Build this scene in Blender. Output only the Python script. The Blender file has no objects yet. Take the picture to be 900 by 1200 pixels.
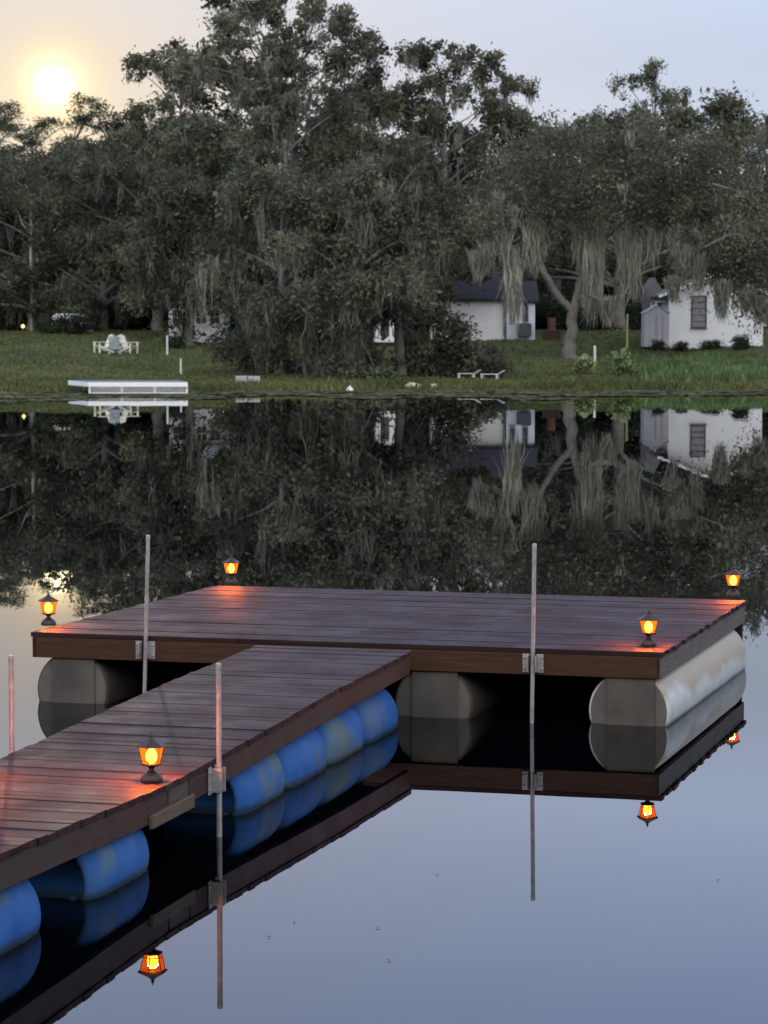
import bpy, bmesh, math, random
import numpy as np
from mathutils import Vector, Matrix

# ------------------------------------------------------------------ basics
sc = bpy.context.scene
COL = sc.collection
PI = math.pi
F_PX, CX, CY, HOR = 3000.0, 450.0, 600.0, 390.0      # photo measurements (900 x 1200)
CAM_Z = 3.0
PITCH = math.atan((CY - HOR) / F_PX)


def ray(px, py):
    f = Vector((0, math.cos(PITCH), -math.sin(PITCH)))
    u = Vector((0, math.sin(PITCH), math.cos(PITCH)))
    return f * F_PX + Vector((1, 0, 0)) * (px - CX) + u * (CY - py)


def at_z(px, py, z):
    d = ray(px, py)
    t = (z - CAM_Z) / d.z
    return Vector((d.x * t, d.y * t, z))


def at_y(px, py, y):
    d = ray(px, py)
    t = y / d.y
    return Vector((d.x * t, y, CAM_Z + d.z * t))


# ------------------------------------------------------------------ ground shape
def smooth(a, b, t):
    t = np.clip((t - a) / (b - a), 0, 1)
    return t * t * (3 - 2 * t)


def shore(x):
    return 133.5 + 2.0 * np.sin(x * 0.11 + 0.6) + 1.3 * np.sin(x * 0.37) + 0.6 * np.sin(x * 0.93 + 1) - 0.00045 * x * x


def gz(x, y):
    """height of the ground over the water"""
    x = np.asarray(x, float)
    y = np.asarray(y, float)
    t = y - shore(x)
    far = np.interp(t, [-40, -12, -3, 0, 1.5, 8, 20, 31, 43, 57, 75, 110, 600, 3000],
                    [-2.4, -1.0, -0.25, 0.02, 0.22, 0.42, 0.92, 1.45, 2.15, 2.75, 3.2, 3.4, 4.5, 9])
    s = -(y - 5.2 - 0.5 * np.sin(x * 0.5))
    near = np.interp(s, [-30, -6, 0, 2.5, 7, 30, 45, 600], [-2.4, -1.2, 0.0, 0.9, 1.4, 12.0, 19.0, 22.0])  # high rise behind the camera, unseen, added to block low sky light
    h = np.maximum(far, near)
    # the lake closes at its sides, well out of view
    side = np.interp(np.abs(x), [0, 150, 175, 230, 900], [-9, -1.5, 0.4, 2.4, 5])
    h = np.maximum(h, side)
    h = h + np.where(h > 0.1, 0.07 * np.sin(x * 0.9 + y * 0.31) * np.sin(y * 0.53 - x * 0.2), 0)
    return h


def G(x, y):
    return float(gz(x, y))


# ------------------------------------------------------------------ node helpers
class NT:
    def __init__(s, name):
        s.m = bpy.data.materials.new(name)
        s.m.use_nodes = True
        s.t = s.m.node_tree
        s.t.nodes.clear()
        s.out = s.n('ShaderNodeOutputMaterial')

    def n(s, ty, **kw):
        nd = s.t.nodes.new(ty)
        for k, v in kw.items():
            setattr(nd, k, v)
        return nd

    def l(s, a, b):
        s.t.links.new(a, b)

    def coords(s, kind='Object', scale=(1, 1, 1)):
        c = s.n('ShaderNodeTexCoord')
        mp = s.n('ShaderNodeMapping')
        mp.inputs['Scale'].default_value = scale
        s.l(c.outputs[kind], mp.inputs['Vector'])
        return mp.outputs['Vector']

    def noise(s, vec, scale=5, detail=4, rough=0.55, dist=0.0):
        nd = s.n('ShaderNodeTexNoise')
        nd.inputs['Scale'].default_value = scale
        nd.inputs['Detail'].default_value = detail
        nd.inputs['Roughness'].default_value = rough
        nd.inputs['Distortion'].default_value = dist
        s.l(vec, nd.inputs['Vector'])
        return nd.outputs['Fac']

    def ramp(s, fac, stops):
        nd = s.n('ShaderNodeValToRGB')
        el = nd.color_ramp.elements
        while len(el) < len(stops):
            el.new(0.5)
        for e, (p, c) in zip(el, stops):
            e.position = p
            e.color = (*c, 1) if len(c) == 3 else c
        s.l(fac, nd.inputs['Fac'])
        return nd.outputs['Color']

    def mix(s, fac, a, b, blend='MIX'):
        nd = s.n('ShaderNodeMix', data_type='RGBA', blend_type=blend)
        for v, i in ((fac, 0), (a, 6), (b, 7)):
            if hasattr(v, 'is_linked') or hasattr(v, 'links'):
                s.l(v, nd.inputs[i])
            else:
                nd.inputs[i].default_value = v if i == 0 else (*v, 1)
        return nd.outputs[2]

    def math(s, op, a, b=0.0):
        nd = s.n('ShaderNodeMath', operation=op)
        for v, i in ((a, 0), (b, 1)):
            if isinstance(v, (int, float)):
                nd.inputs[i].default_value = v
            else:
                s.l(v, nd.inputs[i])
        return nd.outputs[0]

    def bsdf(s, color=None, rough=0.6, metal=0.0, spec=0.5, bump=None, bump_d=0.01, bump_s=1.0, **kw):
        b = s.n('ShaderNodeBsdfPrincipled')
        if color is not None:
            if isinstance(color, tuple):
                b.inputs['Base Color'].default_value = (*color, 1)
            else:
                s.l(color, b.inputs['Base Color'])
        if isinstance(rough, (int, float)):
            b.inputs['Roughness'].default_value = rough
        else:
            s.l(rough, b.inputs['Roughness'])
        b.inputs['Metallic'].default_value = metal
        b.inputs['Specular IOR Level'].default_value = spec
        for k, v in kw.items():
            b.inputs[k].default_value = v
        if bump is not None:
            bp = s.n('ShaderNodeBump')
            bp.inputs['Distance'].default_value = bump_d
            bp.inputs['Strength'].default_value = bump_s
            s.l(bump, bp.inputs['Height'])
            s.l(bp.outputs['Normal'], b.inputs['Normal'])
        return b

    def done(s, shader):
        s.l(shader.outputs[0] if hasattr(shader, 'outputs') else shader, s.out.inputs['Surface'])
        return s.m


def attr(nt, name):
    nd = nt.n('ShaderNodeAttribute')
    nd.attribute_name = name
    return nd


M = {}


def wood(name, dark, light, grain=(1, 1, 1), rough=(0.42, 0.62), tone=True, grey=None):
    nt = NT(name)
    v = nt.coords('UV', grain)
    g1 = nt.noise(v, 3.0, 8, 0.65, 0.6)
    c = nt.ramp(g1, [(0.28, dark), (0.72, light)])
    if grey:
        v2 = nt.coords('Object')
        g2 = nt.noise(v2, 1.7, 5, 0.6)
        f = nt.ramp(g2, [(0.42, (0, 0, 0)), (0.66, (1, 1, 1))])
        c = nt.mix(f, c, grey)
    if tone:
        a = attr(nt, 'tone')
        mul = nt.n('ShaderNodeMix', data_type='RGBA', blend_type='MULTIPLY')
        mul.inputs[0].default_value = 1.0
        nt.l(c, mul.inputs[6])
        nt.l(a.outputs['Color'], mul.inputs[7])
        c = mul.outputs[2]
    v3 = nt.coords('Object')
    blot = nt.noise(v3, 2.3, 5, 0.6)
    rg = nt.n('ShaderNodeMapRange')
    rg.inputs['From Min'].default_value = 0.3
    rg.inputs['From Max'].default_value = 0.7
    rg.inputs['To Min'].default_value = rough[0]
    rg.inputs['To Max'].default_value = rough[1]
    nt.l(blot, rg.inputs['Value'])
    b = nt.bsdf(c, rg.outputs['Result'], spec=0.17, bump=g1, bump_d=0.004, bump_s=0.7)
    return nt.done(b)


def plain(name, col, rough=0.6, var=0.25, scale=6, metal=0.0, spec=0.5, bump=0.0):
    nt = NT(name)
    v = nt.coords('Object')
    g = nt.noise(v, scale, 6, 0.6)
    lo = tuple(max(0, c * (1 - var)) for c in col)
    hi = tuple(min(1, c * (1 + var)) for c in col)
    c = nt.ramp(g, [(0.3, lo), (0.7, hi)])
    b = nt.bsdf(c, rough, metal, spec, bump=g if bump else None, bump_d=bump or 0.01)
    return nt.done(b)


def leafmat(name, dark, light, scale=0.35, transl=0.3, rough=0.65, spec=0.25):
    nt = NT(name)
    v = nt.coords('Object')
    g = nt.noise(v, scale, 3, 0.6)
    c = nt.ramp(g, [(0.33, dark), (0.68, light)])
    oi = nt.n('ShaderNodeObjectInfo')
    hs = nt.n('ShaderNodeHueSaturation')
    nt.l(c, hs.inputs['Color'])
    val = nt.n('ShaderNodeMapRange')
    val.inputs['To Min'].default_value = 0.72
    val.inputs['To Max'].default_value = 1.32
    nt.l(oi.outputs['Random'], val.inputs['Value'])
    nt.l(val.outputs['Result'], hs.inputs['Value'])
    a = attr(nt, 'tone')
    mul = nt.n('ShaderNodeMix', data_type='RGBA', blend_type='MULTIPLY')
    mul.inputs[0].default_value = 1.0
    nt.l(hs.outputs['Color'], mul.inputs[6])
    nt.l(a.outputs['Color'], mul.inputs[7])
    b = nt.bsdf(mul.outputs[2], rough, spec=spec)
    tr = nt.n('ShaderNodeBsdfTranslucent')
    nt.l(mul.outputs[2], tr.inputs['Color'])
    mx = nt.n('ShaderNodeMixShader')
    mx.inputs[0].default_value = transl
    nt.l(b.outputs[0], mx.inputs[1])
    nt.l(tr.outputs[0], mx.inputs[2])
    return nt.done(mx)


# wood of the dock
M['deck'] = wood('deck_boards', (0.015, 0.0058, 0.005), (0.055, 0.0245, 0.020), (0.45, 13, 1), (0.5, 0.75))
M['fascia'] = wood('fascia_brown', (0.040, 0.018, 0.009), (0.082, 0.040, 0.022), (0.9, 14, 1), (0.5, 0.7))
M['fascia_red'] = wood('fascia_reddish', (0.050, 0.023, 0.016), (0.094, 0.049, 0.036), (0.9, 14, 1), (0.5, 0.7), grey=(0.068, 0.050, 0.040))
M['fascia_grey'] = wood('fascia_grey_brown', (0.10, 0.082, 0.066), (0.20, 0.168, 0.14), (0.9, 14, 1), (0.6, 0.8))  # lighter and greyer than the other fascia boards
M['joist'] = wood('joist_wood', (0.03, 0.02, 0.015), (0.06, 0.04, 0.03), (0.9, 10, 1), (0.6, 0.8))
M['scab'] = wood('scab_board', (0.09, 0.065, 0.042), (0.17, 0.13, 0.09), (0.9, 12, 1), (0.6, 0.8))


def drum_mat():
    nt = NT('blue_drum_plastic')
    v = nt.coords('Object')
    g = nt.noise(v, 1.6, 3, 0.5, 0.4)
    base = nt.ramp(nt.noise(v, 5, 4), [(0.3, (0.026, 0.100, 0.30)), (0.7, (0.044, 0.145, 0.38))])
    f = nt.ramp(g, [(0.50, (0, 0, 0)), (0.66, (0.62, 0.62, 0.62))])
    c = nt.mix(f, base, (0.15, 0.185, 0.055))
    # slime line just over the water
    geo = nt.n('ShaderNodeNewGeometry')
    sep = nt.n('ShaderNodeSeparateXYZ')
    nt.l(geo.outputs['Position'], sep.inputs[0])
    zz = nt.math('ADD', sep.outputs['Z'], nt.math('MULTIPLY', g, 0.06))
    f2 = nt.ramp(zz, [(0.045, (0.8, 0.8, 0.8)), (0.085, (0, 0, 0))])
    c = nt.mix(f2, c, (0.03, 0.04, 0.03))
    return nt.done(nt.bsdf(c, 0.68, spec=0.12))


M['drum'] = drum_mat()


def pontoon_mat():
    nt = NT('white_pontoon_plastic')
    v = nt.coords('Object')
    g = nt.noise(v, 0.9, 3, 0.45, 0.1)
    base = nt.ramp(nt.noise(v, 9, 5), [(0.3, (0.52, 0.51, 0.47)), (0.7, (0.64, 0.63, 0.59))])
    geo = nt.n('ShaderNodeNewGeometry')
    sep = nt.n('ShaderNodeSeparateXYZ')
    nt.l(geo.outputs['Position'], sep.inputs[0])
    zz = nt.math('ADD', sep.outputs['Z'], nt.math('MULTIPLY', nt.math('SUBTRACT', g, 0.5), 0.55))
    f = nt.ramp(zz, [(0.17, (0, 0, 0)), (0.25, (0.8, 0.8, 0.8))])
    c = nt.mix(f, base, (0.34, 0.25, 0.145))
    zw = nt.math('ADD', sep.outputs['Z'], nt.math('MULTIPLY', nt.math('SUBTRACT', g, 0.5), 0.05))
    f2 = nt.ramp(zw, [(0.005, (0.85, 0.85, 0.85)), (0.035, (0, 0, 0))])
    c = nt.mix(f2, c, (0.11, 0.11, 0.09))
    return nt.done(nt.bsdf(c, 0.5, spec=0.4))


M['pontoon'] = pontoon_mat()
M['panel'] = plain('pontoon_panel', (0.082, 0.072, 0.058), 0.7, 0.3, 4)
M['cap'] = plain('pontoon_cap', (0.115, 0.105, 0.088), 0.6, 0.25, 4)
M['pontoon_shaded'] = plain('shade_darkened_pontoon', (0.062, 0.055, 0.040), 0.7, 0.35, 3)  # shade below the deck put into the colour of the middle and left pontoons
M['steel'] = plain('galvanised_steel', (0.36, 0.34, 0.33), 0.5, 0.3, 14, metal=0.3)
M['lantern'] = plain('lantern_bronze_metal', (0.050, 0.026, 0.018), 0.45, 0.3, 20, metal=0.3)


def glow(name, col, strength, transp=0.0, tint=(1, 0.42, 0.08)):
    nt = NT(name)
    e = nt.n('ShaderNodeEmission')
    e.inputs['Color'].default_value = (*col, 1)
    e.inputs['Strength'].default_value = strength
    if not transp:
        return nt.done(e)
    t = nt.n('ShaderNodeBsdfTransparent')
    t.inputs['Color'].default_value = (*tint, 1)
    mx = nt.n('ShaderNodeMixShader')
    mx.inputs[0].default_value = 1 - transp
    nt.l(t.outputs[0], mx.inputs[1])
    nt.l(e.outputs[0], mx.inputs[2])
    return nt.done(mx)


M['flame'] = glow('lantern_flame', (1.0, 0.60, 0.20), 45.0)
M['amber'] = glow('lantern_amber_glass', (1.0, 0.115, 0.006), 3.6, 0.42)

# vegetation
M['oak'] = leafmat('oak_leaves', (0.052, 0.055, 0.035), (0.134, 0.136, 0.090), 0.30)
M['oak_b'] = leafmat('oak_leaves_olive', (0.051, 0.052, 0.029), (0.134, 0.129, 0.074), 0.30)
M['pine'] = leafmat('pine_needles', (0.045, 0.056, 0.036), (0.095, 0.110, 0.062), 0.35)
M['weep'] = leafmat('drooping_oak_leaves', (0.048, 0.054, 0.034), (0.124, 0.131, 0.086), 0.40)
M['moss_dim'] = leafmat('thin_grey_moss', (0.13, 0.13, 0.105), (0.25, 0.245, 0.20), 0.5, 0.25, 0.9, 0.05)
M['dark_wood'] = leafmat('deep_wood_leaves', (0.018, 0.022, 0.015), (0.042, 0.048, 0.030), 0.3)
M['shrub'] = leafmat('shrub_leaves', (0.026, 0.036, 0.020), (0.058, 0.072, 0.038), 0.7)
M['pale'] = leafmat('pale_shrub_leaves', (0.10, 0.135, 0.055), (0.21, 0.25, 0.115), 1.5)
M['moss'] = leafmat('spanish_moss', (0.32, 0.31, 0.26), (0.58, 0.565, 0.475), 0.5, 0.25, 0.9, 0.05)


def bark(name, lo, hi):
    nt = NT(name)
    v = nt.coords('Object', (1, 1, 0.25))
    g = nt.noise(v, 6, 8, 0.7, 0.4)
    c = nt.ramp(g, [(0.3, lo), (0.7, hi)])
    return nt.done(nt.bsdf(c, 0.85, spec=0.2, bump=g, bump_d=0.04))


M['bark'] = bark('oak_bark', (0.10, 0.09, 0.08), (0.23, 0.21, 0.185))
M['bark_pale'] = bark('pale_bark', (0.19, 0.175, 0.155), (0.38, 0.355, 0.32))
M['bark_dark'] = bark('pine_bark', (0.06, 0.05, 0.045), (0.13, 0.11, 0.10))


def ground_mat():
    nt = NT('grass_ground')
    v = nt.coords('Object')
    g1 = nt.noise(v, 0.09, 5, 0.6)
    g2 = nt.noise(v, 1.4, 5, 0.65)
    c1 = nt.ramp(g1, [(0.35, (0.040, 0.056, 0.018)), (0.52, (0.075, 0.088, 0.030)), (0.68, (0.125, 0.112, 0.050))])
    c = nt.mix(nt.math('MULTIPLY', g2, 0.7), c1, (0.030, 0.045, 0.018))
    geo = nt.n('ShaderNodeNewGeometry')
    sep = nt.n('ShaderNodeSeparateXYZ')
    nt.l(geo.outputs['Position'], sep.inputs[0])
    zz = nt.math('ADD', sep.outputs['Z'], nt.math('MULTIPLY', nt.math('SUBTRACT', g2, 0.5), 0.5))
    f = nt.ramp(zz, [(0.06, (1, 1, 1)), (0.26, (0, 0, 0))])
    c = nt.mix(f, c, (0.075, 0.066, 0.050))
    return nt.done(nt.bsdf(c, 0.9, spec=0.15, bump=g2, bump_d=0.08))


M['ground'] = ground_mat()
M['grass'] = leafmat('grass_blades', (0.056, 0.076, 0.022), (0.140, 0.136, 0.050), 0.12, 0.3)
M['lush'] = leafmat('tall_shore_grass', (0.058, 0.100, 0.032), (0.125, 0.172, 0.062), 0.4, 0.3)
M['weed'] = leafmat('floating_weed', (0.055, 0.062, 0.034), (0.150, 0.145, 0.085), 0.5, 0.0, 0.9, 0.0)


def water_mat():
    nt = NT('lake_water')
    v = nt.coords('Object', (1.0, 0.45, 1))
    g = nt.noise(v, 0.55, 3, 0.5)
    b = nt.bsdf((0.0008, 0.0012, 0.0018), 0.0, spec=0.5, bump=g, bump_d=0.0016, bump_s=1.0)
    b.inputs['IOR'].default_value = 1.333
    return nt.done(b)


M['water'] = water_mat()
M['white_wall'] = plain('white_stucco', (0.82, 0.82, 0.82), 0.8, 0.06, 1.2)
M['blue_wall'] = plain('pale_blue_siding', (0.62, 0.67, 0.76), 0.7, 0.06, 1.5)
M['grey_wall'] = plain('lilac_grey_siding', (0.42, 0.41, 0.44), 0.7, 0.08, 2)
M['roof_dark'] = plain('dark_shingles', (0.015, 0.014, 0.020), 0.85, 0.3, 5)
M['roof_grey'] = plain('grey_shingles', (0.12, 0.12, 0.12), 0.85, 0.3, 5)
M['roof_red'] = plain('rust_red_roof', (0.30, 0.09, 0.05), 0.8, 0.3, 3)
M['trim'] = plain('white_trim_paint', (0.80, 0.80, 0.80), 0.6, 0.05, 3)
M['drain'] = plain('grey_downpipe', (0.22, 0.23, 0.25), 0.6, 0.1, 3)
M['glass'] = plain('dark_window_glass', (0.05, 0.055, 0.06), 0.08, 0.2, 2, spec=0.7)
M['pane_grey'] = plain('grey_window_blind', (0.24, 0.24, 0.24), 0.4, 0.2, 3)
M['door'] = plain('dark_door', (0.06, 0.06, 0.075), 0.5, 0.2, 3)
M['cream'] = plain('cream_paint', (0.72, 0.68, 0.54), 0.6, 0.08, 5)
M['bluegrey'] = plain('bluegrey_paint', (0.42, 0.50, 0.55), 0.6, 0.1, 5)
M['white'] = plain('white_plastic', (0.80, 0.80, 0.79), 0.5, 0.05, 4)
M['bamboo'] = plain('yellowed_wood', (0.42, 0.38, 0.18), 0.7, 0.2, 5)
M['post'] = plain('whitewashed_post', (0.62, 0.62, 0.60), 0.8, 0.15, 5)
M['stone'] = plain('pale_limestone', (0.44, 0.42, 0.36), 0.9, 0.25, 4, bump=0.03)
M['concrete'] = plain('grey_concrete', (0.34, 0.34, 0.34), 0.9, 0.15, 4)
M['dock_top'] = plain('grey_dock_boards', (0.14, 0.14, 0.15), 0.8, 0.2, 4)
M['tyre'] = plain('black_rubber', (0.02, 0.02, 0.02), 0.8, 0.2, 6)
M['car'] = plain('white_car_paint', (0.78, 0.79, 0.81), 0.25, 0.02, 2)
M['dark_leaf'] = plain('brown_leaf', (0.035, 0.028, 0.022), 0.8, 0.3, 30)
M['lit'] = glow('porch_lamp_globe', (1.0, 0.80, 0.28), 1.6)
M['rust'] = plain('rusty_drum_metal', (0.095, 0.038, 0.018), 0.8, 0.4, 4)


# ------------------------------------------------------------------ object helpers
def link(name, me, mat, parent=None):
    o = bpy.data.objects.new(name, me)
    COL.objects.link(o)
    if mat is not None and not me.materials:
        me.materials.append(mat)
    if parent is not None:
        o.parent = parent
    return o


def tag(o, label, cat, group=None, kind=None):
    if label:
        o['label'] = label
    if cat:
        o['category'] = cat
    if group:
        o['group'] = group
    if kind:
        o['kind'] = kind
    return o


def thing(name, label, cat, loc=(0, 0, 0), rz=0.0, group=None):
    o = bpy.data.objects.new(name, None)
    o.empty_display_size = 0.3
    COL.objects.link(o)
    o.location = loc
    o.rotation_euler = (0, 0, rz)
    return tag(o, label, cat, group)


def dup(root, loc, rz=0.0, scale=None, label=None, group=None):
    r = root.copy()
    COL.objects.link(r)
    r.location = loc
    r.rotation_euler = (0, 0, rz)
    if scale is not None:
        r.scale = scale
    if label:
        r['label'] = label
    if group:
        r['group'] = group
    for ch in list(root.children):
        c = ch.copy()
        COL.objects.link(c)
        c.parent = r
        for g in list(ch.children):
            d = g.copy()
            COL.objects.link(d)
            d.parent = c
    return r


class MB:
    """collects shapes and links them as ONE mesh"""

    def __init__(s):
        s.v, s.f, s.uv, s.tone = [], [], [], []

    def face(s, idx, uvs, tone=1.0):
        s.f.append(idx)
        s.uv.append(uvs)
        s.tone.append(tone)

    def hexa(s, P8, tone=1.0, uo=None):
        """P8: bottom a b c d, top a b c d (counter-clockwise seen from above)"""
        b = len(s.v)
        P8 = [Vector(p) for p in P8]
        s.v += [tuple(p) for p in P8]
        lx = (P8[1] - P8[0]).length
        ly = (P8[3] - P8[0]).length
        lz = (P8[4] - P8[0]).length
        ou, ov = uo if uo else (random.uniform(0, 40), random.uniform(0, 40))
        # u runs along the longest side so grain follows the board
        def q(ids, a, c):
            if a < c:
                uv = [(ou, ov), (ou, ov + a), (ou + c, ov + a), (ou + c, ov)]
            else:
                uv = [(ou, ov), (ou + a, ov), (ou + a, ov + c), (ou, ov + c)]
            s.face([b + i for i in ids], uv, tone)
        q((3, 2, 1, 0), lx, ly)
        q((4, 5, 6, 7), lx, ly)
        q((0, 1, 5, 4), lx, lz)
        q((1, 2, 6, 5), ly, lz)
        q((2, 3, 7, 6), lx, lz)
        q((3, 0, 4, 7), ly, lz)
        return s

    def box(s, c, size, rz=0.0, tone=1.0, mat=None):
        x, y, z = size[0] / 2, size[1] / 2, size[2] / 2
        R = mat if mat is not None else Matrix.Rotation(rz, 3, 'Z')
        c = Vector(c)
        pts = [(-x, -y, -z), (x, -y, -z), (x, y, -z), (-x, y, -z), (-x, -y, z), (x, -y, z), (x, y, z), (-x, y, z)]
        return s.hexa([c + R @ Vector(p) for p in pts], tone)

    def bar(s, a, b, w, h, up=(0, 0, 1), tone=1.0):
        a, b = Vector(a), Vector(b)
        d = b - a
        L = d.length
        d.normalize()
        r = d.cross(Vector(up))
        if r.length < 1e-4:
            r = d.cross(Vector((1, 0, 0)))
        r.normalize()
        u = r.cross(d)
        R = Matrix((d, -r, u)).transposed()
        return s.box((a + b) / 2, (L, w, h), tone=tone, mat=R)

    def rings(s, rings, close=True, caps=True, tone=1.0):
        b = len(s.v)
        n = len(rings[0])
        for r in rings:
            s.v += [tuple(p) for p in r]
        for i in range(len(rings) - 1):
            for j in range(n if close else n - 1):
                k = (j + 1) % n
                s.face([b + i * n + j, b + i * n + k, b + (i + 1) * n + k, b + (i + 1) * n + j],
                       [(j / n * 2, i * .5), ((j + 1) / n * 2, i * .5), ((j + 1) / n * 2, i * .5 + .5), (j / n * 2, i * .5 + .5)], tone)
        if caps:
            s.face([b + j for j in range(n)][::-1], [(0, 0)] * n, tone)
            e = b + (len(rings) - 1) * n
            s.face([e + j for j in range(n)], [(0, 0)] * n, tone)
        return s

    def tube(s, pts, rad, n=10, caps=True, tone=1.0):
        pts = [Vector(p) for p in pts]
        if not hasattr(rad, '__len__'):
            rad = [rad] * len(pts)
        R = []
        ref = None
        for i, p in enumerate(pts):
            d = (pts[min(i + 1, len(pts) - 1)] - pts[max(i - 1, 0)]).normalized()
            if ref is None:
                ref = d.orthogonal().normalized()
            ref = (ref - d * ref.dot(d)).normalized()
            q = d.cross(ref)
            R.append([p + (ref * math.cos(2 * PI * j / n) + q * math.sin(2 * PI * j / n)) * rad[i] for j in range(n)])
        return s.rings(R, True, caps, tone)

    def lathe(s, prof, o=(0, 0, 0), n=16, axis='Z', rot0=0.0, caps=True, M3=None, tone=1.0):
        o = Vector(o)
        R = []
        for r, h in prof:
            ring = []
            for j in range(n):
                a = rot0 + 2 * PI * j / n
                p = Vector((r * math.cos(a), r * math.sin(a), h))
                if M3 is not None:
                    p = M3 @ p
                ring.append(o + p)
            R.append(ring)
        return s.rings(R, True, caps, tone)

    def prism(s, poly, a, b, tone=1.0):
        """poly: list of 3-D points, extruded from offset a to offset b"""
        a, b = Vector(a), Vector(b)
        return s.rings([[Vector(p) + a for p in poly], [Vector(p) + b for p in poly]], True, True, tone)

    def build(s, name, mat, parent=None, smooth=False, bevel=0.0, fix=True):
        me = bpy.data.meshes.new(name)
        me.from_pydata(s.v, [], s.f)
        uvl = me.uv_layers.new(name='UVMap')
        flat = [c for f in s.uv for uv in f for c in uv]
        uvl.data.foreach_set('uv', flat)
        ca = me.color_attributes.new('tone', 'FLOAT_COLOR', 'CORNER')
        cols = []
        for f, t in zip(s.f, s.tone):
            t3 = t if isinstance(t, tuple) else (t, t, t)
            cols += [t3[0], t3[1], t3[2], 1.0] * len(f)
        ca.data.foreach_set('color', cols)
        if fix:
            bm = bmesh.new()
            bm.from_mesh(me)
            bmesh.ops.recalc_face_normals(bm, faces=bm.faces)
            bm.to_mesh(me)
            bm.free()
        if smooth:
            me.polygons.foreach_set('use_smooth', [True] * len(me.polygons))
            if smooth != 'all':
                me.set_sharp_from_angle(angle=math.radians(42))
        o = link(name, me, mat, parent)
        if bevel:
            md = o.modifiers.new('bevel', 'BEVEL')
            md.width = bevel
            md.segments = 2
            md.limit_method = 'ANGLE'
        return o


def np_mesh(name, V, Q, tone=None, smooth=False):
    """quads from numpy arrays"""
    me = bpy.data.meshes.new(name)
    V = np.asarray(V, np.float32)
    Q = np.asarray(Q, np.int32)
    me.vertices.add(len(V))
    me.vertices.foreach_set('co', V.ravel())
    me.loops.add(Q.size)
    me.loops.foreach_set('vertex_index', Q.ravel())
    me.polygons.add(len(Q))
    me.polygons.foreach_set('loop_start', np.arange(len(Q), dtype=np.int32) * Q.shape[1])
    if smooth:
        me.polygons.foreach_set('use_smooth', np.ones(len(Q), bool))
    if tone is not None:
        ca = me.color_attributes.new('tone', 'FLOAT_COLOR', 'POINT')
        t = np.ones((len(V), 4), np.float32)
        t[:, :3] = np.asarray(tone, np.float32).reshape(len(V), -1)
        ca.data.foreach_set('color', t.ravel())
    me.update(calc_edges=True)
    me.validate()
    return me


# ------------------------------------------------------------------ trees
def unit(v):
    return v / np.maximum(np.linalg.norm(v, axis=-1, keepdims=True), 1e-9)


def leaf_quads(rng, C, ln, wd, flat=0.0, hang=0.0):
    """rhombus leaves round the points C"""
    n = len(C)
    a = unit(rng.normal(size=(n, 3)) * [1, 1, 1 - flat] + [0, 0, -hang])
    b = unit(np.cross(a, rng.normal(size=(n, 3))))
    f_ = np.clip(rng.lognormal(-0.26, 0.40, n), 0.35, 1.8)
    L = (ln * f_)[:, None] / 2
    W = (wd * f_ * rng.uniform(0.7, 1.3, n))[:, None] / 2
    V = np.stack([C - a * L, C + b * W - a * L * .1, C + a * L, C - b * W - a * L * .1], 1).reshape(-1, 3)
    Q = np.arange(4 * n).reshape(n, 4)
    return V, Q


def moss_strips(rng, P, nst, length, width, spread):
    """hanging ribbons below the points P"""
    Vs, Qs, off = [], [], 0
    n = len(P)
    for i in range(n):
        k = max(2, int(nst * rng.uniform(0.6, 1.5)))
        L0 = length[i] if hasattr(length, '__len__') else length * rng.uniform(0.4, 1.5)
        base = P[i] + rng.normal(size=(k, 3)) * [spread, spread, spread * 0.5]
        L = L0 * rng.uniform(0.35, 1.0, k)
        W = width * rng.uniform(0.6, 1.5, k)
        ang = rng.uniform(0, PI, k)
        side = np.stack([np.cos(ang), np.sin(ang), np.zeros(k)], 1)
        seg = 5
        tt = np.linspace(0, 1, seg)
        wprof = np.array([0.35, 0.9, 1.0, 0.7, 0.08])
        drift = rng.normal(size=(k, 3)) * [0.10, 0.10, 0]
        V = np.zeros((k, seg, 2, 3))
        for s in range(seg):
            c = base + np.array([0, 0, -1.0]) * (L * tt[s])[:, None] + drift * (L * tt[s] ** 2)[:, None] + rng.normal(size=(k, 3)) * 0.035 * s
            c = c + (P[i] - base) * [0.75 * tt[s], 0.75 * tt[s], 0]
            V[:, s, 0] = c - side * (W * wprof[s] / 2)[:, None]
            V[:, s, 1] = c + side * (W * wprof[s] / 2)[:, None]
        Vs.append(V.reshape(-1, 3))
        idx = np.arange(k * seg * 2).reshape(k, seg, 2) + off
        Q = np.stack([idx[:, :-1, 0], idx[:, :-1, 1], idx[:, 1:, 1], idx[:, 1:, 0]], -1).reshape(-1, 4)
        Qs.append(Q)
        off += k * seg * 2
    return np.concatenate(Vs), np.concatenate(Qs)


class Limbs:
    def __init__(s):
        s.V, s.Q, s.off = [], [], 0

    def add(s, pts, rad, n=6):
        pts = np.asarray(pts, float)
        rad = np.asarray(rad, float)
        k = len(pts)
        d = unit(np.gradient(pts, axis=0))
        ref = np.array([1.0, 0, 0]) if abs(d[0][0]) < 0.8 else np.array([0, 1.0, 0])
        r1 = unit(np.cross(d, ref))
        r2 = np.cross(d, r1)
        a = np.arange(n) / n * 2 * PI
        V = pts[:, None] + (r1[:, None] * np.cos(a)[None, :, None] + r2[:, None] * np.sin(a)[None, :, None]) * rad[:, None, None]
        idx = np.arange(k * n).reshape(k, n) + s.off
        nx = np.roll(idx, -1, axis=1)
        Q = np.stack([idx[:-1], nx[:-1], nx[1:], idx[1:]], -1).reshape(-1, 4)
        s.V.append(V.reshape(-1, 3))
        s.Q.append(Q)
        s.off += k * n

    def mesh(s, name):
        return np_mesh(name, np.concatenate(s.V), np.concatenate(s.Q), smooth=True)


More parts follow.
